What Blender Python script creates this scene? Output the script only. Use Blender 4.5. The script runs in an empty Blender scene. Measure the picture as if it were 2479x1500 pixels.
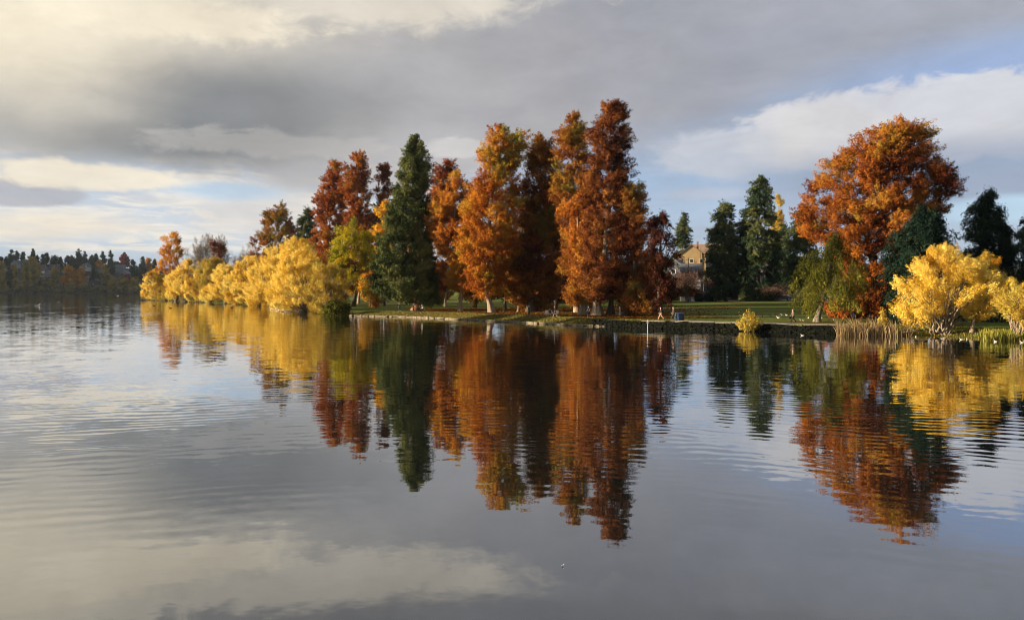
import bpy, bmesh, math, random
import numpy as np
from mathutils import Vector, Matrix
R = math.radians
SC = bpy.context.scene
COL = SC.collection

# ------------------------------------------------------------------ camera
F, HZ, CX, CH = 1946.0, 700.0, 1239.5, 5.3          # focal length in photo pixels, horizon row, centre column, eye height over the lake
cam = bpy.data.cameras.new("camera"); camo = bpy.data.objects.new("camera", cam); COL.objects.link(camo)
cam.sensor_width = 36.0; cam.lens = 36.0 * F / 2479.0
cam.shift_y = (HZ - 750.0) / 2479.0
cam.clip_start = 0.1; cam.clip_end = 20000
camo.location = (0, 0, CH); camo.rotation_euler = (R(90), 0, 0)
SC.camera = camo

# ------------------------------------------------------------------ light and exposure
EXPO = 1.45
SUN_EL, SUN_AZ = R(10.5), R(-96)                     # azimuth measured from +Y towards +X
sdir = Vector((math.sin(SUN_AZ) * math.cos(SUN_EL), math.cos(SUN_AZ) * math.cos(SUN_EL), math.sin(SUN_EL)))
sun = bpy.data.lights.new("sun", 'SUN'); suno = bpy.data.objects.new("sun", sun); COL.objects.link(suno)
sun.energy = 5.0; sun.angle = R(0.6); sun.color = (1.0, 0.81, 0.56)
suno.rotation_euler = sdir.to_track_quat('Z', 'Y').to_euler()
vs = SC.view_settings
vs.view_transform = 'Standard'; vs.look = 'None'; vs.exposure = EXPO; vs.gamma = 1.0; vs.use_curve_mapping = False
SC.cycles.use_denoising = True; SC.cycles.denoising_prefilter = 'ACCURATE'; SC.cycles.filter_width = 1.1
SC.cycles.max_bounces = 6; SC.cycles.diffuse_bounces = 2; SC.cycles.glossy_bounces = 3
SC.cycles.transmission_bounces = 3; SC.cycles.transparent_max_bounces = 4
SC.cycles.caustics_reflective = False; SC.cycles.caustics_refractive = False


def lin(c):
    """sRGB 0..255 triple -> linear"""
    o = []
    for v in c[:3]:
        v = v / 255.0
        o.append(v / 12.92 if v <= 0.04045 else ((v + 0.055) / 1.055) ** 2.4)
    return tuple(o)


class NT:
    """small helper for node trees"""
    def __init__(s, tree):
        s.t = tree; s.n = tree.nodes; s.l = tree.links
    def put(s, sock, v):
        if v is None: return
        if isinstance(v, bpy.types.NodeSocket): s.l.new(v, sock)
        elif sock.type == 'RGBA' and len(v) == 3: sock.default_value = (*v, 1)
        else: sock.default_value = v
    def M(s, op, a, b=None, c=None, clamp=False):
        n = s.n.new('ShaderNodeMath'); n.operation = op; n.use_clamp = clamp
        for k, v in enumerate((a, b, c)): s.put(n.inputs[k], v)
        return n.outputs[0]
    def noise(s, vec, scale, detail=3, rough=0.5, dist=0.0, col=False):
        n = s.n.new('ShaderNodeTexNoise')
        s.put(n.inputs['Vector'], vec); n.inputs['Scale'].default_value = scale
        n.inputs['Detail'].default_value = detail; n.inputs['Roughness'].default_value = rough
        n.inputs['Distortion'].default_value = dist
        return n.outputs['Color'] if col else n.outputs[0]
    def mix(s, fac, a, b):
        n = s.n.new('ShaderNodeMix'); n.data_type = 'RGBA'; n.clamp_factor = True
        s.put(n.inputs[0], fac); s.put(n.inputs[6], a); s.put(n.inputs[7], b)
        return n.outputs[2]
    def ramp(s, fac, stops, interp='LINEAR'):
        n = s.n.new('ShaderNodeValToRGB'); s.put(n.inputs[0], fac); cr = n.color_ramp; cr.interpolation = interp
        while len(cr.elements) < len(stops): cr.elements.new(0.5)
        for e, (p, c) in zip(cr.elements, stops):
            e.position = p; e.color = (*c, 1) if len(c) == 3 else c
        return n.outputs[0]
    def mapping(s, vec, loc=(0, 0, 0), rot=(0, 0, 0), sc=(1, 1, 1)):
        n = s.n.new('ShaderNodeMapping'); s.put(n.inputs[0], vec)
        n.inputs[1].default_value = loc; n.inputs[2].default_value = rot; n.inputs[3].default_value = sc
        return n.outputs[0]
    def maprange(s, v, a, b, c=0.0, d=1.0, smooth=True):
        n = s.n.new('ShaderNodeMapRange'); n.interpolation_type = 'SMOOTHSTEP' if smooth else 'LINEAR'
        s.put(n.inputs[0], v)
        for k, q in enumerate((a, b, c, d)): s.put(n.inputs[1 + k], q)
        return n.outputs[0]


# ------------------------------------------------------------------ sky
world = bpy.data.worlds.new("World"); SC.world = world; world.use_nodes = True
wt = NT(world.node_tree); wt.n.clear()
bg = wt.n.new('ShaderNodeBackground'); wo = wt.n.new('ShaderNodeOutputWorld'); wt.l.new(bg.outputs[0], wo.inputs[0])
SKYS = 0.1; bg.inputs[1].default_value = SKYS
nish = wt.n.new('ShaderNodeTexSky'); nish.sky_type = 'NISHITA'; nish.sun_disc = False
nish.sun_elevation = SUN_EL; nish.sun_rotation = SUN_AZ % (2 * math.pi)
nish.air_density = 1.0; nish.dust_density = 1.0; nish.ozone_density = 1.5
tc = wt.n.new('ShaderNodeTexCoord'); gen = tc.outputs['Generated']
sp = wt.n.new('ShaderNodeSeparateXYZ'); wt.l.new(gen, sp.inputs[0])
az = wt.M('ARCTAN2', sp.outputs[0], sp.outputs[1])
el = wt.M('ARCSINE', sp.outputs[2])
cmb = wt.n.new('ShaderNodeCombineXYZ'); wt.put(cmb.inputs[0], az); wt.put(cmb.inputs[1], wt.M('MULTIPLY', el, 1.9)); AE = cmb.outputs[0]
n1 = wt.noise(AE, 3.2, 6, 0.55, 0.3); n2 = wt.noise(wt.mapping(AE, (7.3, 2.1, 0)), 8.0, 6, 0.6, 0.4); n3 = wt.noise(wt.mapping(AE, (1.3, 5.1, 0), sc=(1, 3.2, 1)), 7.0, 6, 0.62, 0.6)
n4 = wt.noise(wt.mapping(AE, (3.3, 9.1, 0)), 20.0, 9, 0.62, 0.5)
n5 = wt.noise(wt.mapping(AE, (2.2, 4.4, 0), sc=(1, 1.35, 1)), 5.5, 10, 0.62, 0.7)
n6 = wt.noise(wt.mapping(AE, (8.2, 0.4, 0), sc=(1, 3.4, 1)), 9.0, 10, 0.66, 0.5)
wn = wt.M('ADD', wt.M('MULTIPLY', wt.M('SUBTRACT', n1, 0.5), 0.7), wt.M('ADD', wt.M('MULTIPLY', wt.M('SUBTRACT', n2, 0.5), 0.5), wt.M('MULTIPLY', wt.M('SUBTRACT', n4, 0.5), 0.16)))
EX2 = 1.0 / (SKYS * 2 ** EXPO)


def skc(c, k=1.0):
    return tuple(v * EX2 * k for v in lin(c))


def azel(px, py):
    a = math.atan2(px - CX, F)
    return a, math.atan2(HZ - py, math.hypot(F, px - CX))


skyc = nish.outputs[0]
# thin high veil everywhere, paler towards the horizon
skyc = wt.mix(wt.maprange(el, -0.02, 0.35, 0.9, 0.75), skyc, wt.ramp(wt.maprange(el, -0.05, 0.45, 0, 1, False), [(0.0, skc((172, 192, 208))), (0.25, skc((166, 184, 212))), (0.6, skc((142, 170, 214))), (1.0, skc((110, 145, 200)))]))
# streaky low cloud bands on the left
lf = wt.M('MULTIPLY', wt.maprange(az, 0.05, -0.12), wt.maprange(el, 0.015, 0.06))
skyc = wt.mix(wt.M('MULTIPLY', lf, 0.55), skyc, skc((212, 220, 228)))
skyc = wt.mix(wt.M('MULTIPLY', wt.maprange(n6, 0.44, 0.60), lf), skyc, skc((236, 231, 222)))
skyc = wt.mix(wt.M('MULTIPLY', wt.maprange(n3, 0.52, 0.66), wt.M('MULTIPLY', lf, 0.75)), skyc, skc((196, 203, 214)))
skyc = wt.mix(wt.M('MULTIPLY', wt.maprange(n3, 0.44, 0.36), wt.M('MULTIPLY', lf, 0.7)), skyc, skc((250, 238, 216)))
m = wt.M('MULTIPLY', wt.maprange(n3, 0.46, 0.60), wt.maprange(az, 0.0, 0.15))
skyc = wt.mix(wt.M('MULTIPLY', m, 0.45), skyc, skc((170, 178, 196)))


wf = wt.M('ADD', wt.M('MULTIPLY', wt.M('SUBTRACT', n2, 0.5), 0.7), wt.M('MULTIPLY', wt.M('SUBTRACT', n4, 0.5), 0.9))


def blob(skyc, px, py, rx, ry, col, amt=1.0, edge=0.9, nz=1.0, k=1.0, field=None):
    a, e = azel(px, py)
    ra, re = rx / F, ry / F
    dx = wt.M('DIVIDE', wt.M('SUBTRACT', az, a), ra); dy = wt.M('DIVIDE', wt.M('SUBTRACT', el, e), re)
    d2 = wt.M('SQRT', wt.M('ADD', wt.M('MULTIPLY', dx, dx), wt.M('MULTIPLY', dy, dy)))
    v = wt.M('ADD', wt.M('SUBTRACT', 1.0, d2), wt.M('MULTIPLY', field or wn, nz))
    mk = wt.maprange(v, -edge * 0.5, edge * 0.5, 0, amt)
    return wt.mix(mk, skyc, skc(col, k))


# the big grey deck: everything above a sloping lower edge
e0 = wt.M('ADD', 0.155, wt.M('MULTIPLY', wt.M('MAXIMUM', wt.M('MULTIPLY', az, -1.0), -0.2), -0.10))
deck = wt.M('ADD', wt.M('SUBTRACT', el, wt.M('ADD', wt.M('MULTIPLY', wt.maprange(az, 0.12, 0.62, 0, 1, False), 0.100), 0.150)), wt.M('MULTIPLY', wn, 0.085))
deckm = wt.maprange(deck, -0.035, 0.055)
deckc = wt.ramp(wt.maprange(az, -0.75, 0.62, 0, 1, False), [(0.0, skc((190, 187, 182))), (0.35, skc((176, 175, 175))), (0.6, skc((163, 164, 172))), (1.0, skc((164, 171, 187)))])
deckc = wt.mix(wt.M('MULTIPLY', wt.maprange(n1, 0.35, 0.7), 0.35), deckc, skc((196, 192, 188)))
deckc = wt.mix(wt.M('MULTIPLY', wt.maprange(n2, 0.45, 0.75), 0.22), deckc, skc((146, 150, 158)))
skyc = wt.mix(deckm, skyc, deckc)
skyc = blob(skyc, 880, 400, 330, 75, (180, 177, 176), 0.8, 0.7, 1.2, field=wf)
skyc = blob(skyc, 1080, 360, 260, 50, (186, 184, 186), 0.7, 0.9, 1.0)
skyc = blob(skyc, 430, 215, 430, 85, (138, 140, 143), 1.0, 1.3, 1.0)
skyc = blob(skyc, 330, 320, 420, 62, (134, 137, 140), 1.0, 1.2, 1.1)
skyc = blob(skyc, 60, 200, 190, 140, (205, 200, 192), 0.55, 1.5, 1.2)
skyc = blob(skyc, 170, 265, 90, 30, (186, 182, 176), 0.7, 1.2, 1.2)
skyc = blob(skyc, 700, 355, 260, 30, (198, 194, 190), 0.45, 0.6, 2.4, field=wf)
skyc = blob(skyc, 100, -25, 540, 115, (226, 217, 201), 0.95, 1.4, 0.8)
skyc = blob(skyc, -120, 10, 330, 150, (250, 237, 210), 0.75, 1.6, 0.7, 1.05)
skyc = blob(skyc, 820, -5, 430, 55, (224, 216, 202), 0.95, 0.8, 1.6, field=wf)
skyc = blob(skyc, 250, 15, 420, 50, (250, 238, 214), 0.8, 0.7, 1.6, field=wf)
skyc = wt.mix(wt.M('MULTIPLY', wt.maprange(wt.M('ADD', el, wt.M('MULTIPLY', wf, 0.06)), 0.350, 0.372), wt.maprange(az, 0.15, -0.5, 0.45, 0.9)), skyc, skc((150, 150, 154)))
skyc = blob(skyc, 60, 465, 110, 32, (180, 182, 190), 0.9, 0.3, 0.9, field=wf)
skyc = blob(skyc, 190, 425, 200, 28, (248, 236, 214), 0.85, 0.6, 1.6, field=wf)
skyc = blob(skyc, 40, 545, 240, 26, (244, 230, 208), 0.7, 1.2, 1.5)
skyc = blob(skyc, 640, 520, 160, 60, (218, 213, 208), 0.75, 1.1, 1.2)
skyc = blob(skyc, 560, 465, 110, 18, (176, 205, 230), 0.6, 1.1, 1.2)
skyc = blob(skyc, 2440, 175, 300, 70, (156, 179, 219), 0.8, 1.6, 0.7)
skyc = blob(skyc, 2290, 290, 400, 88, (214, 215, 221), 0.95, 0.26, 1.0, field=wf)
skyc = blob(skyc, 1960, 330, 150, 75, (216, 215, 218), 0.9, 0.4, 1.1, field=wf)
skyc = blob(skyc, 1760, 370, 170, 55, (202, 205, 213), 0.8, 0.5, 1.2, field=wf)
skyc = blob(skyc, 1920, 350, 36, 60, (222, 219, 214), 0.45, 1.3, 1.2, field=wf)
skyc = blob(skyc, 2330, 420, 420, 70, (152, 164, 186), 0.75, 1.0, 0.8)
skyc = blob(skyc, 1690, 470, 90, 14, (186, 194, 210), 0.7, 1.0, 1.5)
skyc = blob(skyc, 2470, 505, 150, 26, (190, 218, 238), 0.85, 0.8, 1.2)
skyc = blob(skyc, 1110, 357, 90, 22, (208, 206, 205), 0.85, 0.5, 1.3, field=wf)
skt = wt.n.new('ShaderNodeVectorMath'); skt.operation = 'SCALE'; wt.l.new(skyc, skt.inputs[0])
wt.put(skt.inputs['Scale'], wt.M('ADD', wt.M('MULTIPLY', wt.M('SUBTRACT', n5, 0.5), 0.46), wt.M('ADD', 1.0, wt.M('MULTIPLY', wt.M('SUBTRACT', n4, 0.5), 0.16))))
skyc = skt.outputs[0]
# rear half of the sky: broken grey cloud, warm towards the sun
wt.put(bg.inputs[0], skyc)

# ------------------------------------------------------------------ helpers


def tag(o, label=None, cat=None, group=None, kind=None):
    if label: o['label'] = label
    if cat: o['category'] = cat
    if group: o['group'] = group
    if kind: o['kind'] = kind
    return o


def empty(name, loc, label, cat, group=None, rz=0.0):
    o = bpy.data.objects.new(name, None); COL.objects.link(o)
    o.location = loc; o.rotation_euler = (0, 0, rz); o.empty_display_size = 0.3
    return tag(o, label, cat, group)


def link(name, me, mat=None, parent=None):
    o = bpy.data.objects.new(name, me); COL.objects.link(o)
    if mat is not None:
        for q in (mat if isinstance(mat, (list, tuple)) else [mat]): me.materials.append(q)
    if parent is not None: o.parent = parent
    return o


def np_mesh(name, V, Fq, smooth=False, tint=None):
    """V (n,3), Fq (m,k) -> mesh; tint = per-face float attribute"""
    V = np.asarray(V, np.float32); Fq = np.asarray(Fq, np.int32); m_, k = Fq.shape
    me = bpy.data.meshes.new(name)
    me.vertices.add(len(V)); me.vertices.foreach_set('co', V.ravel())
    me.loops.add(m_ * k); me.loops.foreach_set('vertex_index', Fq.ravel())
    me.polygons.add(m_); me.polygons.foreach_set('loop_start', np.arange(0, m_ * k, k, dtype=np.int32))
    try: me.polygons.foreach_set('loop_total', np.full(m_, k, np.int32))
    except Exception: pass
    if smooth: me.polygons.foreach_set('use_smooth', np.ones(m_, bool))
    if tint is not None:
        a = me.attributes.new('tint', 'FLOAT', 'FACE'); a.data.foreach_set('value', np.asarray(tint, np.float32))
    me.update(calc_edges=True)
    return me


def bm_mesh(name, bm, smooth=False):
    me = bpy.data.meshes.new(name); bmesh.ops.recalc_face_normals(bm, faces=bm.faces); bm.to_mesh(me); bm.free()
    if smooth:
        for p in me.polygons: p.use_smooth = True
    return me


def bx(bm, c, s, rz=0.0, mi=0, rx=0.0):
    mt = Matrix.Translation(c) @ Matrix.Rotation(rz, 4, 'Z') @ Matrix.Rotation(rx, 4, 'X') @ Matrix.Diagonal((*s, 1))
    r = bmesh.ops.create_cube(bm, size=1.0, matrix=mt)
    for v in r['verts']:
        for f in v.link_faces: f.material_index = mi


class Tubes:
    """collects swept tubes into one mesh"""
    def __init__(s): s.V = []; s.Q = []; s.n = 0
    def add(s, path, rad, k=6, flare=None):
        P = np.asarray(path, float); rad = np.asarray(rad, float); n = len(P)
        T = np.gradient(P, axis=0); T /= np.linalg.norm(T, axis=1, keepdims=True) + 1e-9
        ref = np.where(np.abs(T[:, 2:3]) > 0.9, np.array([[1.0, 0, 0]]), np.array([[0, 0, 1.0]]))
        A = np.cross(T, ref); A /= np.linalg.norm(A, axis=1, keepdims=True) + 1e-9; B = np.cross(T, A)
        th = np.arange(k) * 2 * math.pi / k
        rr = rad[:, None] * np.ones(k)
        if flare is not None: rr = rr * flare(np.linspace(0, 1, n)[:, None], th[None, :])
        ring = P[:, None, :] + rr[..., None] * (A[:, None, :] * np.cos(th)[None, :, None] + B[:, None, :] * np.sin(th)[None, :, None])
        s.V.append(ring.reshape(-1, 3))
        i = np.arange(n - 1)[:, None] * k; j = np.arange(k)[None, :]; j2 = (j + 1) % k
        s.Q.append(np.stack([i + j, i + j2, i + k + j2, i + k + j], -1).reshape(-1, 4) + s.n)
        s.n += n * k
    def mesh(s, name): return np_mesh(name, np.concatenate(s.V), np.concatenate(s.Q), True)


def nrm(a): return a / (np.linalg.norm(a, axis=-1, keepdims=True) + 1e-9)


def wx(px, d): return (px - CX) * d / F
def wz(py, d): return CH + (HZ - py) * d / F


# ------------------------------------------------------------------ materials
MATS = {}


def newmat(name):
    mt = bpy.data.materials.new(name); mt.use_nodes = True; t = NT(mt.node_tree); t.n.clear()
    o = t.n.new('ShaderNodeOutputMaterial')
    return mt, t, o


def pmat(name, col, rough=0.7, var=0.25, scale=3.0, metal=0.0, spec=0.3, bump=0.0):
    """principled with mottled colour"""
    if name in MATS: return MATS[name]
    mt, t, o = newmat(name)
    b = t.n.new('ShaderNodeBsdfPrincipled'); t.l.new(b.outputs[0], o.inputs[0])
    tcx = t.n.new('ShaderNodeTexCoord')
    nz = t.noise(tcx.outputs['Object'], scale, 5, 0.6)
    dark = tuple(v * (1 - var) for v in col); lite = tuple(min(1, v * (1 + var)) for v in col)
    t.put(b.inputs['Base Color'], t.ramp(nz, [(0.3, dark), (0.7, lite)]))
    b.inputs['Roughness'].default_value = rough; b.inputs['Metallic'].default_value = metal
    b.inputs['Specular IOR Level'].default_value = spec
    if bump:
        bn = t.n.new('ShaderNodeBump'); bn.inputs['Strength'].default_value = 1; bn.inputs['Distance'].default_value = bump
        t.put(bn.inputs['Height'], nz); t.l.new(bn.outputs[0], b.inputs['Normal'])
    MATS[name] = mt
    return mt


def leafmat(name, stops, trans=0.3):
    """leaves: the per-leaf tint picks a colour of the species, with painted shade on some trees"""
    if name in MATS: return MATS[name]
    mt, t, o = newmat(name)
    at = t.n.new('ShaderNodeAttribute'); at.attribute_name = 'tint'
    c = t.ramp(at.outputs['Fac'], stops)
    d = t.n.new('ShaderNodeBsdfDiffuse'); tr = t.n.new('ShaderNodeBsdfTranslucent'); mx = t.n.new('ShaderNodeMixShader')
    t.put(d.inputs[0], c); t.put(tr.inputs[0], c); mx.inputs[0].default_value = trans
    t.l.new(d.outputs[0], mx.inputs[1]); t.l.new(tr.outputs[0], mx.inputs[2]); t.l.new(mx.outputs[0], o.inputs[0])
    MATS[name] = mt
    return mt


def barkmat(name, col, col2):
    if name in MATS: return MATS[name]
    mt, t, o = newmat(name)
    b = t.n.new('ShaderNodeBsdfPrincipled'); t.l.new(b.outputs[0], o.inputs[0])
    tcx = t.n.new('ShaderNodeTexCoord')
    v = t.mapping(tcx.outputs['Object'], sc=(5, 5, 0.5))
    nz = t.noise(v, 1.0, 5, 0.65)
    t.put(b.inputs['Base Color'], t.ramp(nz, [(0.32, col2), (0.66, col)])); b.inputs['Roughness'].default_value = 0.9
    b.inputs['Specular IOR Level'].default_value = 0.1
    bn = t.n.new('ShaderNodeBump'); bn.inputs['Distance'].default_value = 0.08; t.put(bn.inputs['Height'], nz); t.l.new(bn.outputs[0], b.inputs['Normal'])
    MATS[name] = mt
    return mt


BARK_C = barkmat('cypress_bark', (0.42, 0.31, 0.22), (0.16, 0.10, 0.07))
BARK_S = barkmat('sequoia_bark', (0.36, 0.19, 0.11), (0.13, 0.06, 0.035))
BARK_G = barkmat('grey_bark', (0.30, 0.26, 0.20), (0.12, 0.10, 0.08))
BARK_D = barkmat('dark_bark', (0.10, 0.08, 0.06), (0.04, 0.03, 0.025))
BARK_P = barkmat('pale_bark', (0.34, 0.27, 0.19), (0.15, 0.115, 0.085))

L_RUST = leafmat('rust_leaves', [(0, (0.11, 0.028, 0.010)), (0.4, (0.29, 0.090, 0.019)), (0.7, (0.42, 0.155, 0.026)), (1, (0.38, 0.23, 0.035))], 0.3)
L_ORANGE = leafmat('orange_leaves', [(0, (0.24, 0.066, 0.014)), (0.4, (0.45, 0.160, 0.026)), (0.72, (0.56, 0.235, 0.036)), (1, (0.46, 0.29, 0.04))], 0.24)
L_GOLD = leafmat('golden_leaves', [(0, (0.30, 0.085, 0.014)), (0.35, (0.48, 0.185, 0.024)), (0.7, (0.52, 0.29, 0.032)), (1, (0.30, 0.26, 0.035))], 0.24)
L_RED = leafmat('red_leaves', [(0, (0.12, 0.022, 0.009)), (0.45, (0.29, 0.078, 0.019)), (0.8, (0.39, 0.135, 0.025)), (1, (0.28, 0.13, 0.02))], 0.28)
L_DEEP = leafmat('shaded_red_leaves', [(0, (0.06, 0.016, 0.009)), (0.45, (0.16, 0.050, 0.018)), (0.8, (0.32, 0.115, 0.028)), (1, (0.34, 0.18, 0.035))], 0.18)  # red-brown, taken darker to stand for the neighbouring trees' shade
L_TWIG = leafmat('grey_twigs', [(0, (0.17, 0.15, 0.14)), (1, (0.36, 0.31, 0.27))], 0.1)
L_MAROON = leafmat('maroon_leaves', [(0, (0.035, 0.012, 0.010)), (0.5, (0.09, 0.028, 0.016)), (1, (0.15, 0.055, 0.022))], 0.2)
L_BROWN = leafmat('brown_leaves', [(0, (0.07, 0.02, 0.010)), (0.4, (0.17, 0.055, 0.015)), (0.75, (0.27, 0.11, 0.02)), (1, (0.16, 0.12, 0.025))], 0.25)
L_OLIVE = leafmat('olive_rust_leaves', [(0, (0.15, 0.042, 0.012)), (0.4, (0.33, 0.125, 0.022)), (0.7, (0.31, 0.175, 0.028)), (1, (0.15, 0.135, 0.028))], 0.2)
L_WILLOW = leafmat('willow_leaves', [(0, (0.40, 0.20, 0.02)), (0.35, (0.72, 0.485, 0.065)), (0.75, (0.88, 0.67, 0.16)), (1, (0.78, 0.63, 0.18))], 0.34)
L_WILLOWD = leafmat('dull_willow_leaves', [(0, (0.30, 0.18, 0.035)), (0.5, (0.50, 0.35, 0.06)), (1, (0.50, 0.41, 0.085))], 0.3)
L_YELGRN = leafmat('yellow_green_leaves', [(0, (0.28, 0.15, 0.012)), (0.4, (0.42, 0.30, 0.014)), (0.8, (0.40, 0.34, 0.02)), (1, (0.22, 0.22, 0.02))], 0.34)
L_LEMON = leafmat('bright_yellow_leaves', [(0, (0.50, 0.20, 0.015)), (0.5, (0.66, 0.34, 0.03)), (1, (0.62, 0.40, 0.05))], 0.34)
L_SEQ = leafmat('sequoia_needles', [(0, (0.020, 0.032, 0.014)), (0.5, (0.078, 0.098, 0.034)), (1, (0.20, 0.20, 0.062))], 0.1)
L_SPRUCE = leafmat('spruce_needles', [(0, (0.014, 0.027, 0.017)), (0.5, (0.042, 0.066, 0.030)), (1, (0.11, 0.115, 0.042))], 0.1)
L_DARK = leafmat('dark_conifer_needles', [(0, (0.006, 0.014, 0.012)), (0.5, (0.015, 0.030, 0.020)), (1, (0.03, 0.048, 0.028))], 0.08)
L_WEEP = leafmat('weeping_leaves', [(0, (0.035, 0.04, 0.010)), (0.5, (0.085, 0.088, 0.016)), (0.85, (0.16, 0.155, 0.025)), (1, (0.32, 0.29, 0.05))], 0.3)
L_BARE = leafmat('last_brown_leaves', [(0, (0.10, 0.05, 0.04)), (1, (0.24, 0.14, 0.11))], 0.2)
L_FARG = leafmat('far_conifer_needles', [(0, (0.022, 0.036, 0.034)), (1, (0.06, 0.08, 0.065))], 0.05)
L_FARO = leafmat('far_olive_leaves', [(0, (0.20, 0.165, 0.06)), (0.5, (0.38, 0.29, 0.09)), (1, (0.52, 0.37, 0.10))], 0.2)
L_FARY = leafmat('far_orange_leaves', [(0, (0.36, 0.16, 0.03)), (0.5, (0.60, 0.29, 0.04)), (1, (0.68, 0.38, 0.07))], 0.25)
L_FARR = leafmat('far_red_leaves', [(0, (0.14, 0.03, 0.03)), (1, (0.28, 0.07, 0.06))], 0.2)
L_FARM = leafmat('far_shrub_leaves', [(0, (0.12, 0.115, 0.065)), (0.6, (0.26, 0.22, 0.11)), (1, (0.40, 0.30, 0.11))], 0.2)

# ------------------------------------------------------------------ shoreline and ground
IN = np.array([0.6, 0.8]); AL = np.array([0.8, -0.6])           # inland direction, along-shore axis
SH = np.array([(-520, 300), (-200, 430), (-103, 295), (-59.6, 215), (-46, 185), (-32.6, 160), (-18.7, 152), (-10, 141), (0, 129), (9.65, 117), (20, 108.6), (29.4, 102), (37, 97), (42, 94.5), (47, 92.5), (50, 88), (52.5, 82), (62, 66), (95, 45), (160, 20), (420, -60)], float)
SA = SH @ AL; SB = SH @ IN
SHORE_A0 = SA[1]


def shore(a): return np.interp(a, SA, SB)
def bankw(a): return np.interp(a, [-420, -125, -118, -80, -62, -50, -27, -24, 60], [7, 6, 5.5, 5.0, 2.6, 0.15, 0.15, 7, 9])
def zpath(a): return np.interp(a, [-420, -135, -120, -80, -50, -26, -20, 60], [0.3, 0.3, 0.75, 0.85, 1.0, 1.0, 0.7, 0.8])


def gz(x, y):
    a = 0.8 * x - 0.6 * y; b = 0.6 * x + 0.8 * y; s = b - shore(a)
    w = bankw(a); z = zpath(a) * np.clip(s / w, -1.5, 1)
    z = z + 0.012 * np.clip(s - 60, 0, 80) + np.clip((s - 165) * 0.22, 0, 19) * np.clip((-a - 75) / 45, 0, 1) + 0.12 * np.sin(x * 0.11) * np.sin(y * 0.09) * np.clip((s - 8) / 10, 0, 1)
    return z


def ab(a, s):
    b = shore(a) + s
    return 0.8 * a + 0.6 * b, -0.6 * a + 0.8 * b


def grassmat():
    mt, t, o = newmat('lawn_grass')
    b = t.n.new('ShaderNodeBsdfPrincipled'); t.l.new(b.outputs[0], o.inputs[0]); b.inputs['Roughness'].default_value = 0.95
    b.inputs['Specular IOR Level'].default_value = 0.05
    g = t.n.new('ShaderNodeNewGeometry').outputs['Position']
    a1 = t.noise(g, 0.07, 5, 0.6); a2 = t.noise(g, 1.6, 6, 0.7); a3 = t.noise(t.mapping(g, (31, 4, 0)), 0.045, 4, 0.6)
    c = t.ramp(a2, [(0.3, (0.045, 0.068, 0.013)), (0.5, (0.105, 0.140, 0.024)), (0.7, (0.19, 0.20, 0.04))])
    c = t.mix(t.maprange(a1, 0.48, 0.62, 0, 0.7), c, t.ramp(a2, [(0.3, (0.055, 0.030, 0.012)), (0.7, (0.16, 0.085, 0.03))]))
    c = t.mix(t.maprange(a3, 0.55, 0.7, 0, 0.5), c, (0.14, 0.11, 0.04))
    t.put(b.inputs['Base Color'], c)
    bn = t.n.new('ShaderNodeBump'); bn.inputs['Distance'].default_value = 0.12; t.put(bn.inputs['Height'], a2); t.l.new(bn.outputs[0], b.inputs['Normal'])
    return mt


GRASS = grassmat()
av = np.concatenate([np.arange(SHORE_A0, -180, 6), np.arange(-180, -20, 1.5), np.arange(-20, 60, 3), np.arange(60, 340, 20)])
sv = np.array([-6, -2, -0.6, 0.0, 0.3, 0.7, 1.2, 2, 2.8, 3.6, 4.4, 5.2, 6, 7, 8.5, 10, 13, 16, 20, 25, 30, 36, 43, 50, 60, 70, 82, 95, 110, 125, 140, 155, 165, 175, 190, 205, 220, 240, 255, 300, 400, 700])
A2, S2 = np.meshgrid(av, sv, indexing='ij')
X2, Y2 = ab(A2, S2); Z2 = gz(X2, Y2)
Z2 = np.where(S2 < -1, -1.5, Z2)
na, ns = A2.shape
idx = np.arange(na * ns).reshape(na, ns)
Q = np.stack([idx[:-1, :-1], idx[1:, :-1], idx[1:, 1:], idx[:-1, 1:]], -1).reshape(-1, 4)
lawn = link('lawn', np_mesh('lawn', np.stack([X2, Y2, Z2], -1).reshape(-1, 3), Q, True), GRASS)
tag(lawn, kind='structure')

# path: pale worn strip along the top of the bank
mtp = pmat('path_gravel', (0.34, 0.30, 0.23), 0.95, 0.25, 1.2, spec=0.1)
pv = np.concatenate([np.arange(-132, -20, 1.2)])
po = np.linspace(0, 1, 5)
PA, PO = np.meshgrid(pv, po, indexing='ij')
p0 = bankw(PA) + np.interp(PA, [-125, -60, -45], [0.5, 0.4, 0.35]); PS = p0 + PO * np.interp(PA, [-125, -60, -30], [3.2, 3.0, 2.6])
PX, PY = ab(PA, PS); PZ = gz(PX, PY) + 0.03
i2 = np.arange(PA.size).reshape(PA.shape)
Qp = np.stack([i2[:-1, :-1], i2[1:, :-1], i2[1:, 1:], i2[:-1, 1:]], -1).reshape(-1, 4)
tag(link('lakeside_path', np_mesh('lakeside_path', np.stack([PX, PY, PZ], -1).reshape(-1, 3), Qp, True), mtp), kind='structure')

# street behind the lawn
mts = pmat('street_asphalt', (0.06, 0.06, 0.062), 0.9, 0.2, 2.0)
pv2 = np.arange(-190, 60, 4.0); PA, PO = np.meshgrid(pv2, np.linspace(138, 146, 4), indexing='ij')
PX, PY = ab(PA, PO); PX = PX; PZ = gz(PX, PY) + 0.03
i2 = np.arange(PA.size).reshape(PA.shape)
Qp = np.stack([i2[:-1, :-1], i2[1:, :-1], i2[1:, 1:], i2[:-1, 1:]], -1).reshape(-1, 4)
tag(link('street', np_mesh('street', np.stack([PX, PY, PZ], -1).reshape(-1, 3), Qp, True), mts), kind='structure')

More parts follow.
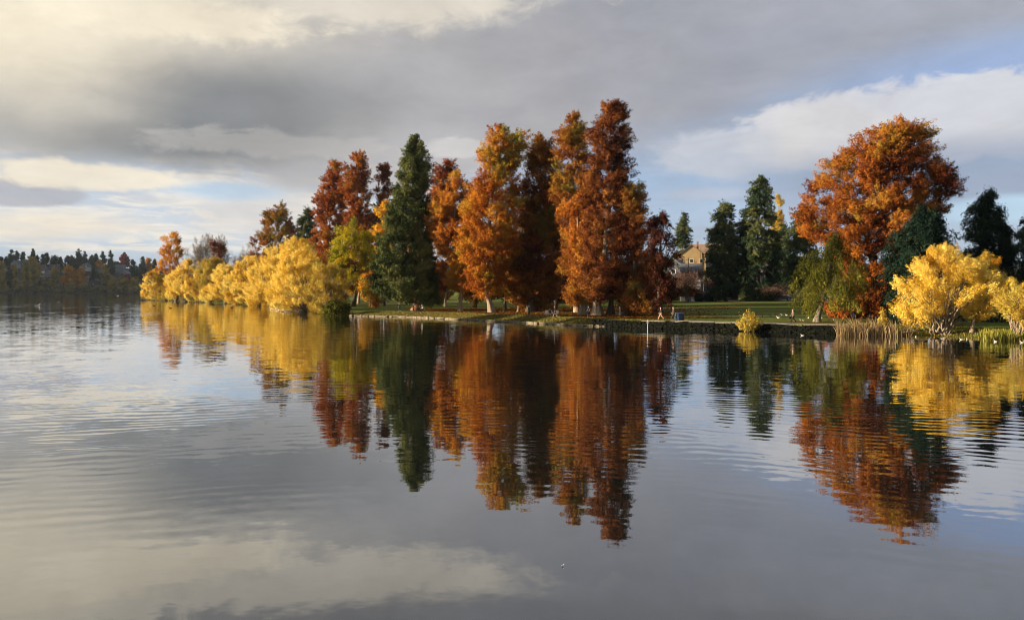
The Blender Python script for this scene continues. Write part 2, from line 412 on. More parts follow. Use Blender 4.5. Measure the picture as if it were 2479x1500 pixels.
# far shore: a rising hillside, and an unseen high ridge, added beyond the left edge to keep it in shade
fx = np.linspace(-1500, 900, 81); fy = np.concatenate([[1030, 1046, 1052, 1060, 1075], np.arange(1100, 1500, 25), [1600, 1900]])
FX, FY = np.meshgrid(fx, fy, indexing='ij')


def fz(x, y):
    z = np.where(y < 1051, (y - 1051) * 0.1, 0.6 + np.clip((y - 1060) * 0.165, 0, 42)) + 3 * np.sin(x * 0.013) * np.clip((y - 1080) / 120, 0, 1)
    return z


FZ = fz(FX, FY)
i2 = np.arange(FX.size).reshape(FX.shape)
Qf = np.stack([i2[:-1, :-1], i2[1:, :-1], i2[1:, 1:], i2[:-1, 1:]], -1).reshape(-1, 4)
mfar = pmat('far_slope_ground', (0.022, 0.024, 0.016), 0.95, 0.3, 0.05)
tag(link('far_hillside', np_mesh('far_hillside', np.stack([FX, FY, FZ], -1).reshape(-1, 3), Qf, True), mfar), kind='structure')
rx = np.linspace(-1600, -760, 40); ry = np.linspace(760, 1500, 40)
RX, RY = np.meshgrid(rx, ry, indexing='ij')
RZ = 150 * np.exp(-((RX + 1120) / 190) ** 2) * np.clip((RY - 770) / 90, 0, 1) + 7 * np.sin(RX * 0.05) * np.sin(RY * 0.045) - 8
i2 = np.arange(RX.size).reshape(RX.shape)
Qf = np.stack([i2[:-1, :-1], i2[1:, :-1], i2[1:, 1:], i2[:-1, 1:]], -1).reshape(-1, 4)
tag(link('shade_hill', np_mesh('shade_hill', np.stack([RX, RY, RZ], -1).reshape(-1, 3), Qf, True), pmat('shade_hill_ground', (0.03, 0.04, 0.02), 0.95, 0.4, 0.05)), kind='structure')  # unseen hill, shaped to throw shade on the far shore

# ------------------------------------------------------------------ water


def watermat():
    mt, t, o = newmat('lake_water')
    gl = t.n.new('ShaderNodeBsdfGlossy'); gl.inputs['Roughness'].default_value = 0.02; gl.inputs['Color'].default_value = (0.97, 0.98, 1.0, 1)
    df = t.n.new('ShaderNodeBsdfDiffuse'); df.inputs['Color'].default_value = (0.010, 0.013, 0.011, 1)
    lw = t.n.new('ShaderNodeLayerWeight'); lw.inputs['Blend'].default_value = 0.5
    mx = t.n.new('ShaderNodeMixShader'); t.put(mx.inputs[0], t.M('ADD', 0.02, t.M('MULTIPLY', t.M('POWER', lw.outputs['Facing'], 2.3), 0.97)))
    t.l.new(df.outputs[0], mx.inputs[1]); t.l.new(gl.outputs[0], mx.inputs[2]); t.l.new(mx.outputs[0], o.inputs[0])
    g = t.n.new('ShaderNodeNewGeometry').outputs['Position']
    s = t.n.new('ShaderNodeSeparateXYZ'); t.l.new(g, s.inputs[0]); X, Y = s.outputs[0], s.outputs[1]
    # long ring swells spreading from the near bank; wavelength about 0.6 m
    cx, cy = -3.0, -6.0
    warp = t.M('ADD', t.M('MULTIPLY', t.M('SUBTRACT', t.noise(g, 0.11, 3, 0.5), 0.5), 9.0), t.M('MULTIPLY', t.M('SUBTRACT', t.noise(g, 0.7, 2, 0.5), 0.5), 1.6))
    dx = t.M('SUBTRACT', X, cx); dy = t.M('SUBTRACT', Y, cy)
    r = t.M('SQRT', t.M('ADD', t.M('MULTIPLY', dx, dx), t.M('MULTIPLY', dy, dy)))
    ph = t.M('ADD', t.M('MULTIPLY', r, 8.0), t.M('MULTIPLY', warp, 3.0))
    ph2 = t.M('ADD', t.M('MULTIPLY', r, 3.3), t.M('MULTIPLY', warp, 2.0))
    patch = t.maprange(t.noise(t.mapping(g, sc=(1, 0.5, 1)), 0.055, 3, 0.5), 0.36, 0.60)
    brk = t.maprange(t.noise(t.mapping(g, (3, 8, 0)), 0.33, 2, 0.5), 0.36, 0.62, 0.15, 1.0)
    swell = t.M('MULTIPLY', brk, t.M('ADD', t.M('MULTIPLY', t.M('SINE', ph), t.M('MULTIPLY', patch, 0.019)), t.M('MULTIPLY', t.M('SINE', ph2), 0.003)))
    swell = t.M('MULTIPLY', swell, t.maprange(r, 16, 40, 0.2, 1.0))
    # small chop, longer across than along the view
    def vn(scale, sc, amp, loc):
        c = t.noise(t.mapping(g, loc, sc=sc), scale, 2, 0.5, 0.0, True)
        q = t.n.new('ShaderNodeSeparateColor'); t.l.new(c, q.inputs[0])
        return t.M('MULTIPLY', t.M('SUBTRACT', q.outputs[0], 0.5), amp), t.M('MULTIPLY', t.M('SUBTRACT', q.outputs[1], 0.5), amp)
    near = t.maprange(r, 12, 70, 0.35, 1.0)
    a1 = vn(2.6, (0.7, 1, 1), 0.033, (0, 0, 0)); a2 = vn(0.55, (0.9, 1, 1), 0.032, (17, 3, 0)); a3 = vn(9.0, (0.5, 1, 1), 0.016, (5, 9, 0))
    sx = t.M('ADD', t.M('MULTIPLY', t.M('DIVIDE', dx, r), swell), t.M('MULTIPLY', near, t.M('MULTIPLY', 0.5, t.M('ADD', a1[0], t.M('ADD', a2[0], a3[0])))))
    sy = t.M('ADD', t.M('MULTIPLY', t.M('DIVIDE', dy, r), swell), t.M('MULTIPLY', near, t.M('ADD', a1[1], t.M('ADD', a2[1], a3[1]))))
    c = t.n.new('ShaderNodeCombineXYZ'); t.put(c.inputs[0], sx); t.put(c.inputs[1], sy); c.inputs[2].default_value = 1
    nn = t.n.new('ShaderNodeVectorMath'); nn.operation = 'NORMALIZE'; t.l.new(c.outputs[0], nn.inputs[0])
    t.l.new(nn.outputs[0], gl.inputs['Normal'])
    return mt


WATER = watermat()
gx = np.array([-1850, -300, 0, 300, 1850.0]); gy = np.array([-250, 0, 60, 200, 600, 1200.0])
GX, GY = np.meshgrid(gx, gy, indexing='ij'); i2 = np.arange(GX.size).reshape(GX.shape)
Qw = np.stack([i2[:-1, :-1], i2[1:, :-1], i2[1:, 1:], i2[:-1, 1:]], -1).reshape(-1, 4)
tag(link('lake_water', np_mesh('lake_water', np.stack([GX, GY, GX * 0], -1).reshape(-1, 3), Qw), WATER), kind='structure')
gb = np_mesh('lake_bed', np.array([(-1900, -260, -2.2), (1900, -260, -2.2), (1900, 1950, -2.2), (-1900, 1950, -2.2)]), np.array([[0, 1, 2, 3]]))
tag(link('lake_bed_ground', gb, pmat('lake_bed', (0.05, 0.045, 0.03))), kind='structure')

# thin autumn haze: it greys and blues the far shore
bm = bmesh.new(); bx(bm, (0, 850, 80), (3960, 2300, 170)); bm_h = bm_mesh('haze', bm)
hz = tag(link('haze', bm_h), kind='stuff')
mt, t, o = newmat('haze_air'); pv_ = t.n.new('ShaderNodeVolumePrincipled'); pv_.inputs['Color'].default_value = (0.66, 0.80, 0.95, 1)
pv_.inputs['Density'].default_value = 0.00003; pv_.inputs['Anisotropy'].default_value = 0.2; t.l.new(pv_.outputs[0], o.inputs['Volume']); bm_h.materials.append(mt)

# ------------------------------------------------------------------ trees


def lowf(P, rng, sc):
    v = np.zeros(len(P))
    for _ in range(5):
        k = rng.normal(size=3) / sc; v += np.sin(P @ k + rng.uniform(0, 6.28))
    return v / 5 * 1.4


def leaves(P, A, rng, n, length, width, L, W, tc_, up=0.25, along=0.6, jit=0.06, flat=1.0):
    """n leaves round each spray (origin P, axis A): arrays for np_mesh"""
    N = len(P); I = np.repeat(np.arange(N), n); m_ = len(I)
    tt = rng.uniform(0, 1, m_); off = rng.normal(size=(m_, 3)) * width * (1.1 - 0.65 * tt)[:, None]
    off[:, 2] *= flat
    ln = (length * rng.uniform(0.7, 1.3, N))[I]
    C = P[I] + A[I] * (ln * (tt - 0.35))[:, None] + off
    nv = nrm(nrm(off) * 0.8 + rng.normal(size=(m_, 3)) * 0.28 + A[I] * 0.25 + np.array([0, 0, up]))
    u = nrm(A[I] * along + rng.normal(size=(m_, 3)) * 0.6); u = nrm(u - nv * (u * nv).sum(1, keepdims=True)); v = np.cross(nv, u)
    sz_ = rng.uniform(0.4, 1.6, m_); l = (L * sz_ / 2)[:, None]; w = (W * (0.35 + 0.65 * sz_) / 2)[:, None]
    V = np.stack([C - u * l, C - u * l * 0.1 + v * w, C + u * l, C - u * l * 0.1 - v * w], 1).reshape(-1, 3)
    t_ = np.clip(tc_[I] + rng.normal(0, jit, m_), 0, 1)
    return V, np.arange(m_ * 4).reshape(-1, 4), t_


STY = {
    # nodes per m2 of crown surface, node radius, sprays per node, spray: length, width, leaves, leaf L, W ; up, outward k, flat
    'cypress': dict(nd=0.19, nr=1.1, ns=9, ln=1.7, wd=0.30, nl=72, L=0.30, W=0.11, k=0.45, along=0.6),
    'sequoia': dict(nd=0.26, nr=0.85, ns=8, ln=1.2, wd=0.34, nl=60, L=0.30, W=0.13, k=0.75, along=0.7),
    'spruce': dict(nd=0.22, nr=0.75, ns=8, ln=2.1, wd=0.30, nl=60, L=0.36, W=0.13, k=-0.45, along=0.8),
    'willow': dict(nd=0.22, nr=1.0, ns=9, ln=1.4, wd=0.32, nl=72, L=0.26, W=0.095, k=1.1, along=0.8),
    'broad': dict(nd=0.2, nr=1.0, ns=9, ln=1.0, wd=0.42, nl=42, L=0.34, W=0.19, k=0.5, along=0.3),
    'weep': dict(nd=0.26, nr=0.8, ns=7, ln=2.4, wd=0.26, nl=46, L=0.34, W=0.09, k=-2.4, along=1.2),
    'hang': dict(nd=0.26, nr=0.8, ns=8, ln=1.6, wd=0.34, nl=44, L=0.36, W=0.14, k=-1.2, along=0.9),
}


def tree(name, label, px, py_base, d, rows, mat, sty='cypress', bark=None, seed=0, r0=0.5, dens=1.0, leafk=1.0, cat='tree', group=None,
         tz=0.0, tx=0.0, t0=0.5, depth=0.9, lob=0.35, limbs=36, stems=1, base_z=None, gaps=0.0, bare=0.0, tvar=0.40,  flut=0.0, y_off=0.0):
    """rows = crown outline as (photo row, left, right) at distance d -> metres; the crown is a solid of branch nodes with leaf sprays"""
    rng = np.random.default_rng(seed + 11); r0 = r0 * (0.6 if flut or sty == 'cypress' else 0.8)
    s = dict(STY[sty]); bx_ = wx(px, d); by = d + y_off
    bz = float(gz(bx_, by)) if base_z is None else base_z
    root = empty(name, (bx_, by, bz), label, cat, group)
    rr = sorted([(wz(y, d) - bz, (l - px) * d / F, (r - px) * d / F) for y, l, r in rows])
    if sty == 'spruce': rr = [(q[0], q[1] * 1.15, q[2] * 1.15) for q in rr]; dens *= 1.35
    if mat is L_DARK: dens *= 1.5
    zz = np.array([q[0] for q in rr]); xl = np.array([q[1] for q in rr]); xr = np.array([q[2] for q in rr])
    H = zz[-1]
    f = lambda z: (np.interp(z, zz, (xl + xr) / 2), np.interp(z, zz, (xr - xl) / 2))
    # branch nodes over the crown
    zs = np.linspace(zz[0], H, 200); w_ = f(zs)[1] + 0.25; area = 2 * math.pi * w_.mean() * (H - zz[0])
    big = math.sqrt(max(d, 60) / 150.0) * leafk                     # larger leaf cards farther away
    nn_ = max(36 if d < 600 else 50, int(area * s['nd'] * dens / big ** 1.6))
    zc = rng.choice(zs, nn_, p=w_ / w_.sum()) + rng.uniform(-0.3, 0.3, nn_)
    th = rng.uniform(0, 2 * math.pi, nn_)
    c_, Rr = f(zc)
    lobe = 1 - lob * 0.5 + lob * 0.55 * lowf(np.stack([np.cos(th) * 3, np.sin(th) * 3, zc / max(1.6, H * 0.06)], 1), rng, 1.6)
    lobe = lobe + lob * 0.22
    rad = Rr * np.clip(lobe, 0.5, 1.16) * rng.uniform(0, 1, nn_) ** 0.33
    nr = s['nr'] * big ** 0.7 * np.clip(Rr / 2.4, 0.35, 1.1)
    rad = np.clip(rad - nr * 0.40, 0, None) + 0.1
    N0 = np.stack([c_ + rad * np.cos(th), depth * rad * np.sin(th), zc], 1)
    O0 = np.stack([np.cos(th), np.sin(th), np.zeros(nn_)], 1)
    if gaps > 0:
        keep = lowf(N0, rng, 1.6) > (gaps * 2 - 1.1); N0 = N0[keep]; O0 = O0[keep]; nr = nr[keep]
    ns_ = s['ns']; I = np.repeat(np.arange(len(N0)), ns_)
    nsz = nr * rng.uniform(0.45, 1.6, len(N0))
    off = nrm(rng.normal(size=(len(I), 3))) * (rng.uniform(0, 1, len(I)) ** 0.5 * nsz[I])[:, None] * np.array([1, 1, 0.75])
    P = N0[I] + off
    A = nrm(nrm(off) * 0.7 + O0[I] * 0.7 + np.array([0, 0, s['k']]) + rng.normal(size=(len(I), 3)) * 0.2)
    zr = (P[:, 2] - zz[0]) / (H - zz[0] + 1e-6)
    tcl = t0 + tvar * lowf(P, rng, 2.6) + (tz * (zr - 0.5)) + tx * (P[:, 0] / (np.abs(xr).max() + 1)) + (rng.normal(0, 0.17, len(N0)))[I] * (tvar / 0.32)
    V, Qd, tn = leaves(P, A, rng, max(8, int(s['nl'] * (1 - bare))), s['ln'] * big ** 0.7, s['wd'] * big ** 0.7, s['L'] * big, s['W'] * big, tcl, along=s['along'])
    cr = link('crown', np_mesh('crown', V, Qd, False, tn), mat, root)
    # trunk(s) and limbs
    T = Tubes()
    top = H * (0.62 if sty == 'weep' else 0.96)
    if stems <= 1:
        zt = np.linspace(-0.3, top, 18); ax = np.interp(zt, np.concatenate([[0], zz]), np.concatenate([[0], (xl + xr) / 2]))
        ax = ax * np.clip(zt / (zz[0] + 3), 0, 1) + 0.12 * np.sin(zt * 0.5 + seed)
        ay = 0.12 * np.sin(zt * 0.43 + seed * 2)
        ax -= ax[0]; ay -= ay[0]
        rad_ = r0 * (0.06 + 0.94 * (1 - np.clip(zt / top, 0, 1)) ** 0.85) * (1 + 0.9 * np.exp(-np.clip(zt, 0, None) / (0.9 * r0 + 0.5)))
        fl = (lambda u, t_: 1 + flut * np.cos(t_ * 6 + seed) * np.exp(-u * 9)) if flut else None
        T.add(np.stack([ax, ay, zt], 1), rad_, 18 if flut else 10, fl)
        sel = rng.choice(len(N0), min(limbs, len(N0)), replace=False)
        for i in sel:
            p = N0[i]; z0 = max(0.5 * zz[0] + 0.3, p[2] - (0.25 + 0.35 * rng.random()) * np.hypot(p[0] - np.interp(p[2], zt, ax), p[1]))
            if sty in ('spruce', 'hang', 'weep'): z0 = max(zz[0] * 0.6, p[2] + 0.1 * np.hypot(p[0], p[1]))
            z0 = min(z0, top * 0.97)
            q0 = np.array([np.interp(z0, zt, ax), np.interp(z0, zt, ay), z0]); r_ = np.interp(z0, zt, rad_) * 0.36 + 0.02
            uu = np.linspace(0, 1, 5)[:, None]; path = q0 * (1 - uu) + p * uu; path[:, 2] += (np.sin(uu[:, 0] * math.pi) * 0.08 * np.linalg.norm(p - q0))
            T.add(path, np.linspace(r_, 0.02, 5), 5)
    else:
        sel = rng.choice(len(N0), min(limbs, len(N0)), replace=False)
        bases = rng.normal(0, r0 * 0.8, (stems, 2))
        for j, i in enumerate(sel):
            p = N0[i]; b0 = bases[j % stems]; q0 = np.array([b0[0], b0[1], -0.3])
            uu = np.linspace(0, 1, 8)[:, None]; mid = np.array([p[0] * 0.35, p[1] * 0.35, p[2] * 0.6])
            path = (1 - uu) ** 2 * q0 + 2 * uu * (1 - uu) * mid + uu ** 2 * p
            path[1:-1] += rng.normal(0, 0.02 * H, (6, 3)) * np.array([1, 1, 0.4])
            T.add(path, np.linspace(r0 * rng.uniform(0.25, 0.5), 0.02, 8), 6)
    link('trunk', T.mesh('trunk'), bark or BARK_G, root)
    return root


def shoot_bush(name, label, px, d, top, l, r, mat, cat, seed, n, bz):
    """leafy shoots fanning up from one stool"""
    rng = np.random.default_rng(seed); root = empty(name, (wx(px, d), d, bz), label, cat)
    H = wz(top, d) - bz; w = (r - l) / 2 * d / F; T = Tubes(); P = []; A = []
    for _ in range(n):
        th = rng.uniform(0, 6.283); q = rng.uniform(0, 1) ** 0.6; hh = H * (1.0 - 0.6 * q ** 1.4) * rng.uniform(0.55, 1.12)
        tip = np.array([w * q * math.cos(th) * rng.uniform(0.8, 1.12), 0.9 * w * q * math.sin(th), hh]); mid = np.array([tip[0] * 0.72, tip[1] * 0.72, hh * 0.38])
        u = np.linspace(0, 1, 7)[:, None]; path = 2 * u * (1 - u) * mid + u ** 2 * tip + np.array([0, 0, -0.1]) * (1 - u)
        T.add(path, np.linspace(0.022, 0.004, 7) * max(0.4, H / 2), 4)
        for k in range(2, 7): P.append(path[k]); A.append(path[k] - path[k - 1])
    V, Qd, tn = leaves(np.array(P), nrm(np.array(A)), rng, 9, 0.17 * H, 0.045 * H, 0.10 * H, 0.034 * H, rng.uniform(0.3, 1.0, len(P)), along=0.9)
    link('crown', np_mesh('crown', V, Qd, False, tn), mat, root); link('stems', T.mesh('stems'), BARK_G, root)


def bare_tree(name, label, px, d, top, hw, bark, seed, twig=None, group=None, levels=5, cat='bare tree', base_z=None, r0=0.22):
    """leafless tree: recursive branching, with a few last leaves if twig is a leaf material"""
    rng = np.random.default_rng(seed + 70)
    x = wx(px, d); bz = float(gz(x, d)) if base_z is None else base_z
    root = empty(name, (x, d, bz), label, cat, group)
    H = wz(top, d) - bz; Wd = hw * d / F
    T = Tubes(); tips = []
    def grow(p, v, ln, r, lv):
        n = 4; path = [p]
        for _ in range(n):
            v = nrm(v + rng.normal(0, 0.12, 3) + np.array([0, 0, 0.05])); path.append(path[-1] + v * ln / n)
        T.add(np.array(path), np.linspace(r, r * 0.6, n + 1), 5 if lv < 3 else 3)
        if lv >= levels: tips.append((path[-1], v)); return
        for _ in range(3 if lv > 0 else 5):
            w = nrm(v + rng.normal(0, 0.55, 3) * np.array([Wd / H * 2.4, Wd / H * 2.4, 0.7]))
            grow(path[rng.integers(2, n + 1)], w, ln * rng.uniform(0.62, 0.85), r * 0.56, lv + 1)
        tips.append((path[-1], v))
    grow(np.array([0, 0, -0.2]), np.array([0, 0, 1.0]), H * 0.27, r0, 0)
    zmax = max(t_[0][2] for t_ in tips)
    ext = np.percentile(np.abs([t_[0][:2] for t_ in tips]), 92); k = np.array([Wd / ext, Wd / ext, H / zmax])
    me = T.mesh('branches'); me.transform(Matrix.Diagonal((*k, 1)))
    link('branches', me, bark, root)
    if twig is not None:
        P = np.array([t_[0] for t_ in tips]) * k; A = nrm(np.array([t_[1] for t_ in tips]))
        fine = twig is L_TWIG
        V, Qd, tn = leaves(P, A, rng, 16 if fine else 12, 1.6 if fine else 0.6, 0.5 if fine else 0.3, 1.5 if fine else 0.26, 0.075 if fine else 0.12, rng.uniform(0, 1, len(P)), along=1.6 if fine else 0.6)
        link('twigs' if fine else 'crown', np_mesh('twigs', V, Qd, False, tn), twig, root)
    return root


# --- the bald cypresses and their neighbours (rows are the outline: photo row, left, right)
tree('cypress_tree', 'olive and rust cypress rising behind the yellow willows', 655, 735, 330, [(498, 660, 690), (515, 638, 708), (560, 620, 720), (600, 600, 726), (640, 592, 730), (690, 600, 720)], L_OLIVE, seed=1, r0=0.6, bark=BARK_C, tz=0.35)
tree('fir_tree', 'dark green fir between the olive cypress and the red cypresses', 738, 735, 345, [(503, 742, 748), (540, 725, 758), (580, 712, 762), (640, 705, 770), (700, 705, 770)], L_SPRUCE, 'spruce', seed=2, r0=0.4, bark=BARK_D)
tree('cypress_tree', 'brick red cypress with bare inner limbs, left of the red trio', 808, 735, 285, [(396, 800, 820), (420, 775, 836), (470, 764, 850), (520, 752, 850), (580, 746, 845), (640, 750, 840), (700, 760, 840)], L_RED, seed=3, r0=0.55, bark=BARK_C, t0=0.62, gaps=0.15, dens=1.2, group='red cypresses behind the yellow willows')
tree('cypress_tree', 'tallest red cypress with a rounded rusty top, middle of the red trio', 868, 735, 278, [(377, 850, 884), (400, 835, 892), (450, 828, 900), (520, 830, 912), (600, 830, 915), (690, 840, 910)], L_RED, seed=4, r0=0.6, bark=BARK_C, t0=0.6, tz=0.25, gaps=0.05, dens=1.2, group='red cypresses behind the yellow willows')
tree('cypress_tree', 'dark red narrow cypress touching the left of the green sequoia', 925, 735, 283, [(398, 925, 938), (425, 905, 948), (480, 897, 952), (560, 890, 955), (690, 890, 955)], L_RED, seed=5, r0=0.5, bark=BARK_C, t0=0.38, gaps=0.15, group='red cypresses behind the yellow willows')
tree('yellow_green_tree', 'yellow green tree with dark trunk at the end of the willows', 856, 738, 226, [(537, 842, 872), (555, 818, 892), (590, 795, 915), (630, 785, 935), (670, 790, 930), (700, 820, 915)], L_YELGRN, 'hang', seed=6, r0=0.55, bark=BARK_D, t0=0.55, tz=0.5, tx=-0.2, lob=0.3)
tree('maple_tree', 'bright golden maple peeping out left of the sequoia', 930, 738, 238, [(482, 930, 948), (520, 912, 960), (560, 902, 965), (620, 905, 965), (680, 912, 965)], L_LEMON, 'broad', seed=7, r0=0.35, bark=BARK_D, leafk=1.25)
tree('shrub', 'orange leaved shrub on the grass between dark trunk and sequoia', 895, 741, 215, [(665, 880, 905), (690, 868, 920), (715, 870, 930), (735, 880, 925)], L_GOLD, 'broad', seed=8, r0=0.15, bark=BARK_D, cat='shrub', t0=0.6)
tree('giant_sequoia', 'tall dark green conical sequoia with red brown fluted trunk', 1006, 752, 170, [(327, 1003, 1005), (338, 996, 1013), (355, 985, 1024), (380, 973, 1033), (410, 960, 1040), (460, 950, 1048), (520, 938, 1058), (580, 914, 1072), (630, 900, 1080), (670, 894, 1084), (705, 902, 1084), (735, 1010, 1076)], L_SEQ, 'sequoia', seed=9, r0=1.05, bark=BARK_S, flut=0.16, lob=0.42, limbs=30, tvar=0.34, dens=1.8)
tree('cypress_tree', 'small red cypress showing behind the right of the sequoia', 1078, 745, 235, [(392, 1085, 1096), (412, 1046, 1104), (450, 1040, 1116), (520, 1034, 1126), (600, 1045, 1125), (700, 1050, 1120)], L_RED, seed=10, r0=0.5, bark=BARK_C, t0=0.5, dens=1.3)
tree('cypress_tree', 'orange cypress on a straight pale trunk beside the sequoia', 1113, 752, 168, [(418, 1092, 1112), (450, 1060, 1144), (500, 1042, 1160), (550, 1036, 1162), (600, 1050, 1160), (650, 1066, 1160), (690, 1082, 1150), (708, 1095, 1135)], L_ORANGE, seed=12, r0=0.62, bark=BARK_C, flut=0.14, t0=0.5, tx=-0.1)
tree('cypress_tree', 'tall golden cypress with olive top and pale twin trunks below', 1192, 757, 156, [(310, 1198, 1220), (322, 1168, 1262), (350, 1158, 1268), (400, 1148, 1262), (450, 1130, 1264), (500, 1116, 1264), (560, 1102, 1264), (620, 1108, 1258), (670, 1118, 1245), (702, 1130, 1228), (722, 1136, 1176)], L_GOLD, seed=13, r0=0.85, bark=BARK_P, flut=0.18, t0=0.45, tz=0.45, limbs=50, dens=1.45, lob=0.5)
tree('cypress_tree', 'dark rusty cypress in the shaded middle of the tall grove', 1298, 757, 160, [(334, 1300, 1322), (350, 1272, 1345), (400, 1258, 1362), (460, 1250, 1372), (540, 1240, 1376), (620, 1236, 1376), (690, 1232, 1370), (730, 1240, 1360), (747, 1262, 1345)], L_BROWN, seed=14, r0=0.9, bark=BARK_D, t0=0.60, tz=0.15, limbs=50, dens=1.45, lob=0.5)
tree('cypress_tree', 'orange cypress with olive tip just left of the tallest tree', 1398, 760, 150, [(283, 1384, 1398), (300, 1364, 1412), (340, 1348, 1425), (400, 1340, 1434), (460, 1336, 1438), (520, 1340, 1440), (580, 1350, 1440), (660, 1352, 1440), (735, 1360, 1432)], L_OLIVE, seed=15, r0=0.8, bark=BARK_C, t0=0.45, tz=0.5, limbs=50, dens=1.4, lob=0.5)
tree('cypress_tree', 'tallest cypress, red at its top, on a wide fluted trunk', 1447, 764, 137, [(252, 1484, 1505), (268, 1452, 1520), (300, 1438, 1540), (330, 1418, 1535), (370, 1428, 1532), (420, 1420, 1536), (480, 1415, 1540), (550, 1400, 1540), (610, 1392, 1535), (670, 1388, 1525), (705, 1400, 1498), (722, 1420, 1470)], L_DEEP, seed=16, r0=1.0, bark=BARK_P, flut=0.2, t0=0.48, tz=0.25, tx=-0.35, limbs=60, dens=1.4, lob=0.5)  # dark right side and sunlit top are painted through the leaf tint
tree('cypress_tree', 'dark olive cypress leaning on the right side of the tallest tree', 1515, 763, 134, [(450, 1525, 1550), (480, 1505, 1562), (540, 1495, 1572), (600, 1490, 1578), (660, 1488, 1582), (710, 1495, 1580), (750, 1510, 1575)], L_BROWN, seed=17, r0=0.7, bark=BARK_D, flut=0.12, t0=0.4, tz=0.3, tx=0.1)
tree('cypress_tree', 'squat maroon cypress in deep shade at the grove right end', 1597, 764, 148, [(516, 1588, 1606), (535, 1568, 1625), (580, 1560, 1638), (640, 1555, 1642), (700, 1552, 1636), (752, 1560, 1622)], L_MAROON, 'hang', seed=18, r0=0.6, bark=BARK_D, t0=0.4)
tree('cypress_tree', 'low golden brown cypress boughs sweeping to the ground left of the walkers', 1545, 766, 131, [(680, 1525, 1545), (715, 1512, 1566), (742, 1512, 1588), (762, 1530, 1582)], L_BROWN, 'hang', seed=19, r0=0.3, bark=BARK_D, t0=0.75, lob=0.7)
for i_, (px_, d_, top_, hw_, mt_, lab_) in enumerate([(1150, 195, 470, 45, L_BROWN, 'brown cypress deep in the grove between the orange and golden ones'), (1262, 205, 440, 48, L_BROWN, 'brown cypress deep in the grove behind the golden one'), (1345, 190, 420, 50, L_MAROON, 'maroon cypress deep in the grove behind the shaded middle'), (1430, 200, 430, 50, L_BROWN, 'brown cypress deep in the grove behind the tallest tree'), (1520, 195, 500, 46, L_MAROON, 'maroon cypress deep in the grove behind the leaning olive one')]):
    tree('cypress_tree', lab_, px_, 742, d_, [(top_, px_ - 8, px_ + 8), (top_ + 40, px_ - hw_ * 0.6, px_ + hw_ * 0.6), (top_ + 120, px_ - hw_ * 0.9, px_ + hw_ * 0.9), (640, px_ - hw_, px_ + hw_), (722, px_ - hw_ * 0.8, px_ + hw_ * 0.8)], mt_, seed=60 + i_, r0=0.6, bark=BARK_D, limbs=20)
# trunks seen alone under the grove, each a slim tree of the same stand
tree('cypress_tree', 'slim leaning cypress trunk just right of the pale twin trunks', 1222, 756, 165, [(600, 1205, 1245), (650, 1202, 1250), (700, 1208, 1248)], L_OLIVE, seed=20, r0=0.5, bark=BARK_D, t0=0.5)
tree('cypress_tree', 'thin cypress with an orange red skirt of leaves near its base', 1255, 757, 158, [(640, 1240, 1275), (690, 1232, 1300), (725, 1235, 1300)], L_ORANGE, seed=21, r0=0.35, bark=BARK_C, t0=0.4)
tree('cypress_tree', 'thick dark trunked cypress just left of the park bench', 1283, 757, 156, [(560, 1262, 1310), (640, 1255, 1320), (720, 1262, 1315)], L_BROWN, seed=22, r0=0.9, bark=BARK_D, flut=0.15, t0=0.4)
tree('cypress_tree', 'splay footed pale trunk cypress left of the white capped runner', 1413, 762, 141, [(470, 1378, 1405), (530, 1362, 1432), (585, 1375, 1432), (640, 1385, 1450), (690, 1378, 1452), (728, 1390, 1440)], L_ORANGE, seed=23, r0=0.85, bark=BARK_P, flut=0.2, t0=0.5)
tree('cypress_tree', 'black trunked cypress right of the widest fluted trunk', 1478, 764, 138, [(640, 1450, 1500), (695, 1452, 1502), (716, 1462, 1495)], L_BROWN, seed=24, r0=0.85, bark=BARK_D, flut=0.15, t0=0.4)
tree('cypress_tree', 'grey trunked cypress second to last along the grove edge', 1500, 763, 137, [(660, 1480, 1530), (700, 1482, 1532), (722, 1490, 1520)], L_BROWN, seed=25, r0=0.65, bark=BARK_G, flut=0.15, t0=0.5)

# --- right hand side
tree('pine_tree', 'slim green pine on the slope left of the yellow gabled house', 1653, 655, 362, [(516, 1652, 1656), (550, 1644, 1666), (590, 1637, 1672), (612, 1634, 1664), (650, 1632, 1652), (690, 1636, 1650)], L_SPRUCE, 'spruce', seed=30, r0=0.35, bark=BARK_D, t0=0.7)
tree('spruce_tree', 'left and smaller of the two big spruces behind the lawn', 1757, 728, 246, [(478, 1754, 1760), (510, 1738, 1776), (560, 1722, 1785), (620, 1716, 1792), (680, 1718, 1790), (718, 1725, 1785)], L_SPRUCE, 'spruce', seed=31, r0=0.5, bark=BARK_D, t0=0.5, tz=0.4, gaps=0.1, group='spruces behind the lawn')
tree('spruce_tree', 'tallest spruce behind the lawn with drooping dark boughs', 1838, 730, 243, [(427, 1836, 1844), (460, 1820, 1858), (510, 1805, 1872), (560, 1790, 1880), (620, 1786, 1888), (680, 1792, 1884), (700, 1786, 1890), (724, 1800, 1876)], L_SPRUCE, 'spruce', seed=32, r0=0.6, bark=BARK_D, t0=0.42, tz=0.35, gaps=0.05, group='spruces behind the lawn')
tree('spruce_tree', 'ragged spruce half hidden left of the big rust cypress', 1945, 735, 200, [(497, 1942, 1950), (530, 1928, 1965), (580, 1918, 1975), (640, 1910, 1985), (700, 1915, 1985)], L_SPRUCE, 'spruce', seed=33, r0=0.45, bark=BARK_D, t0=0.5, gaps=0.1, group='spruces behind the lawn')
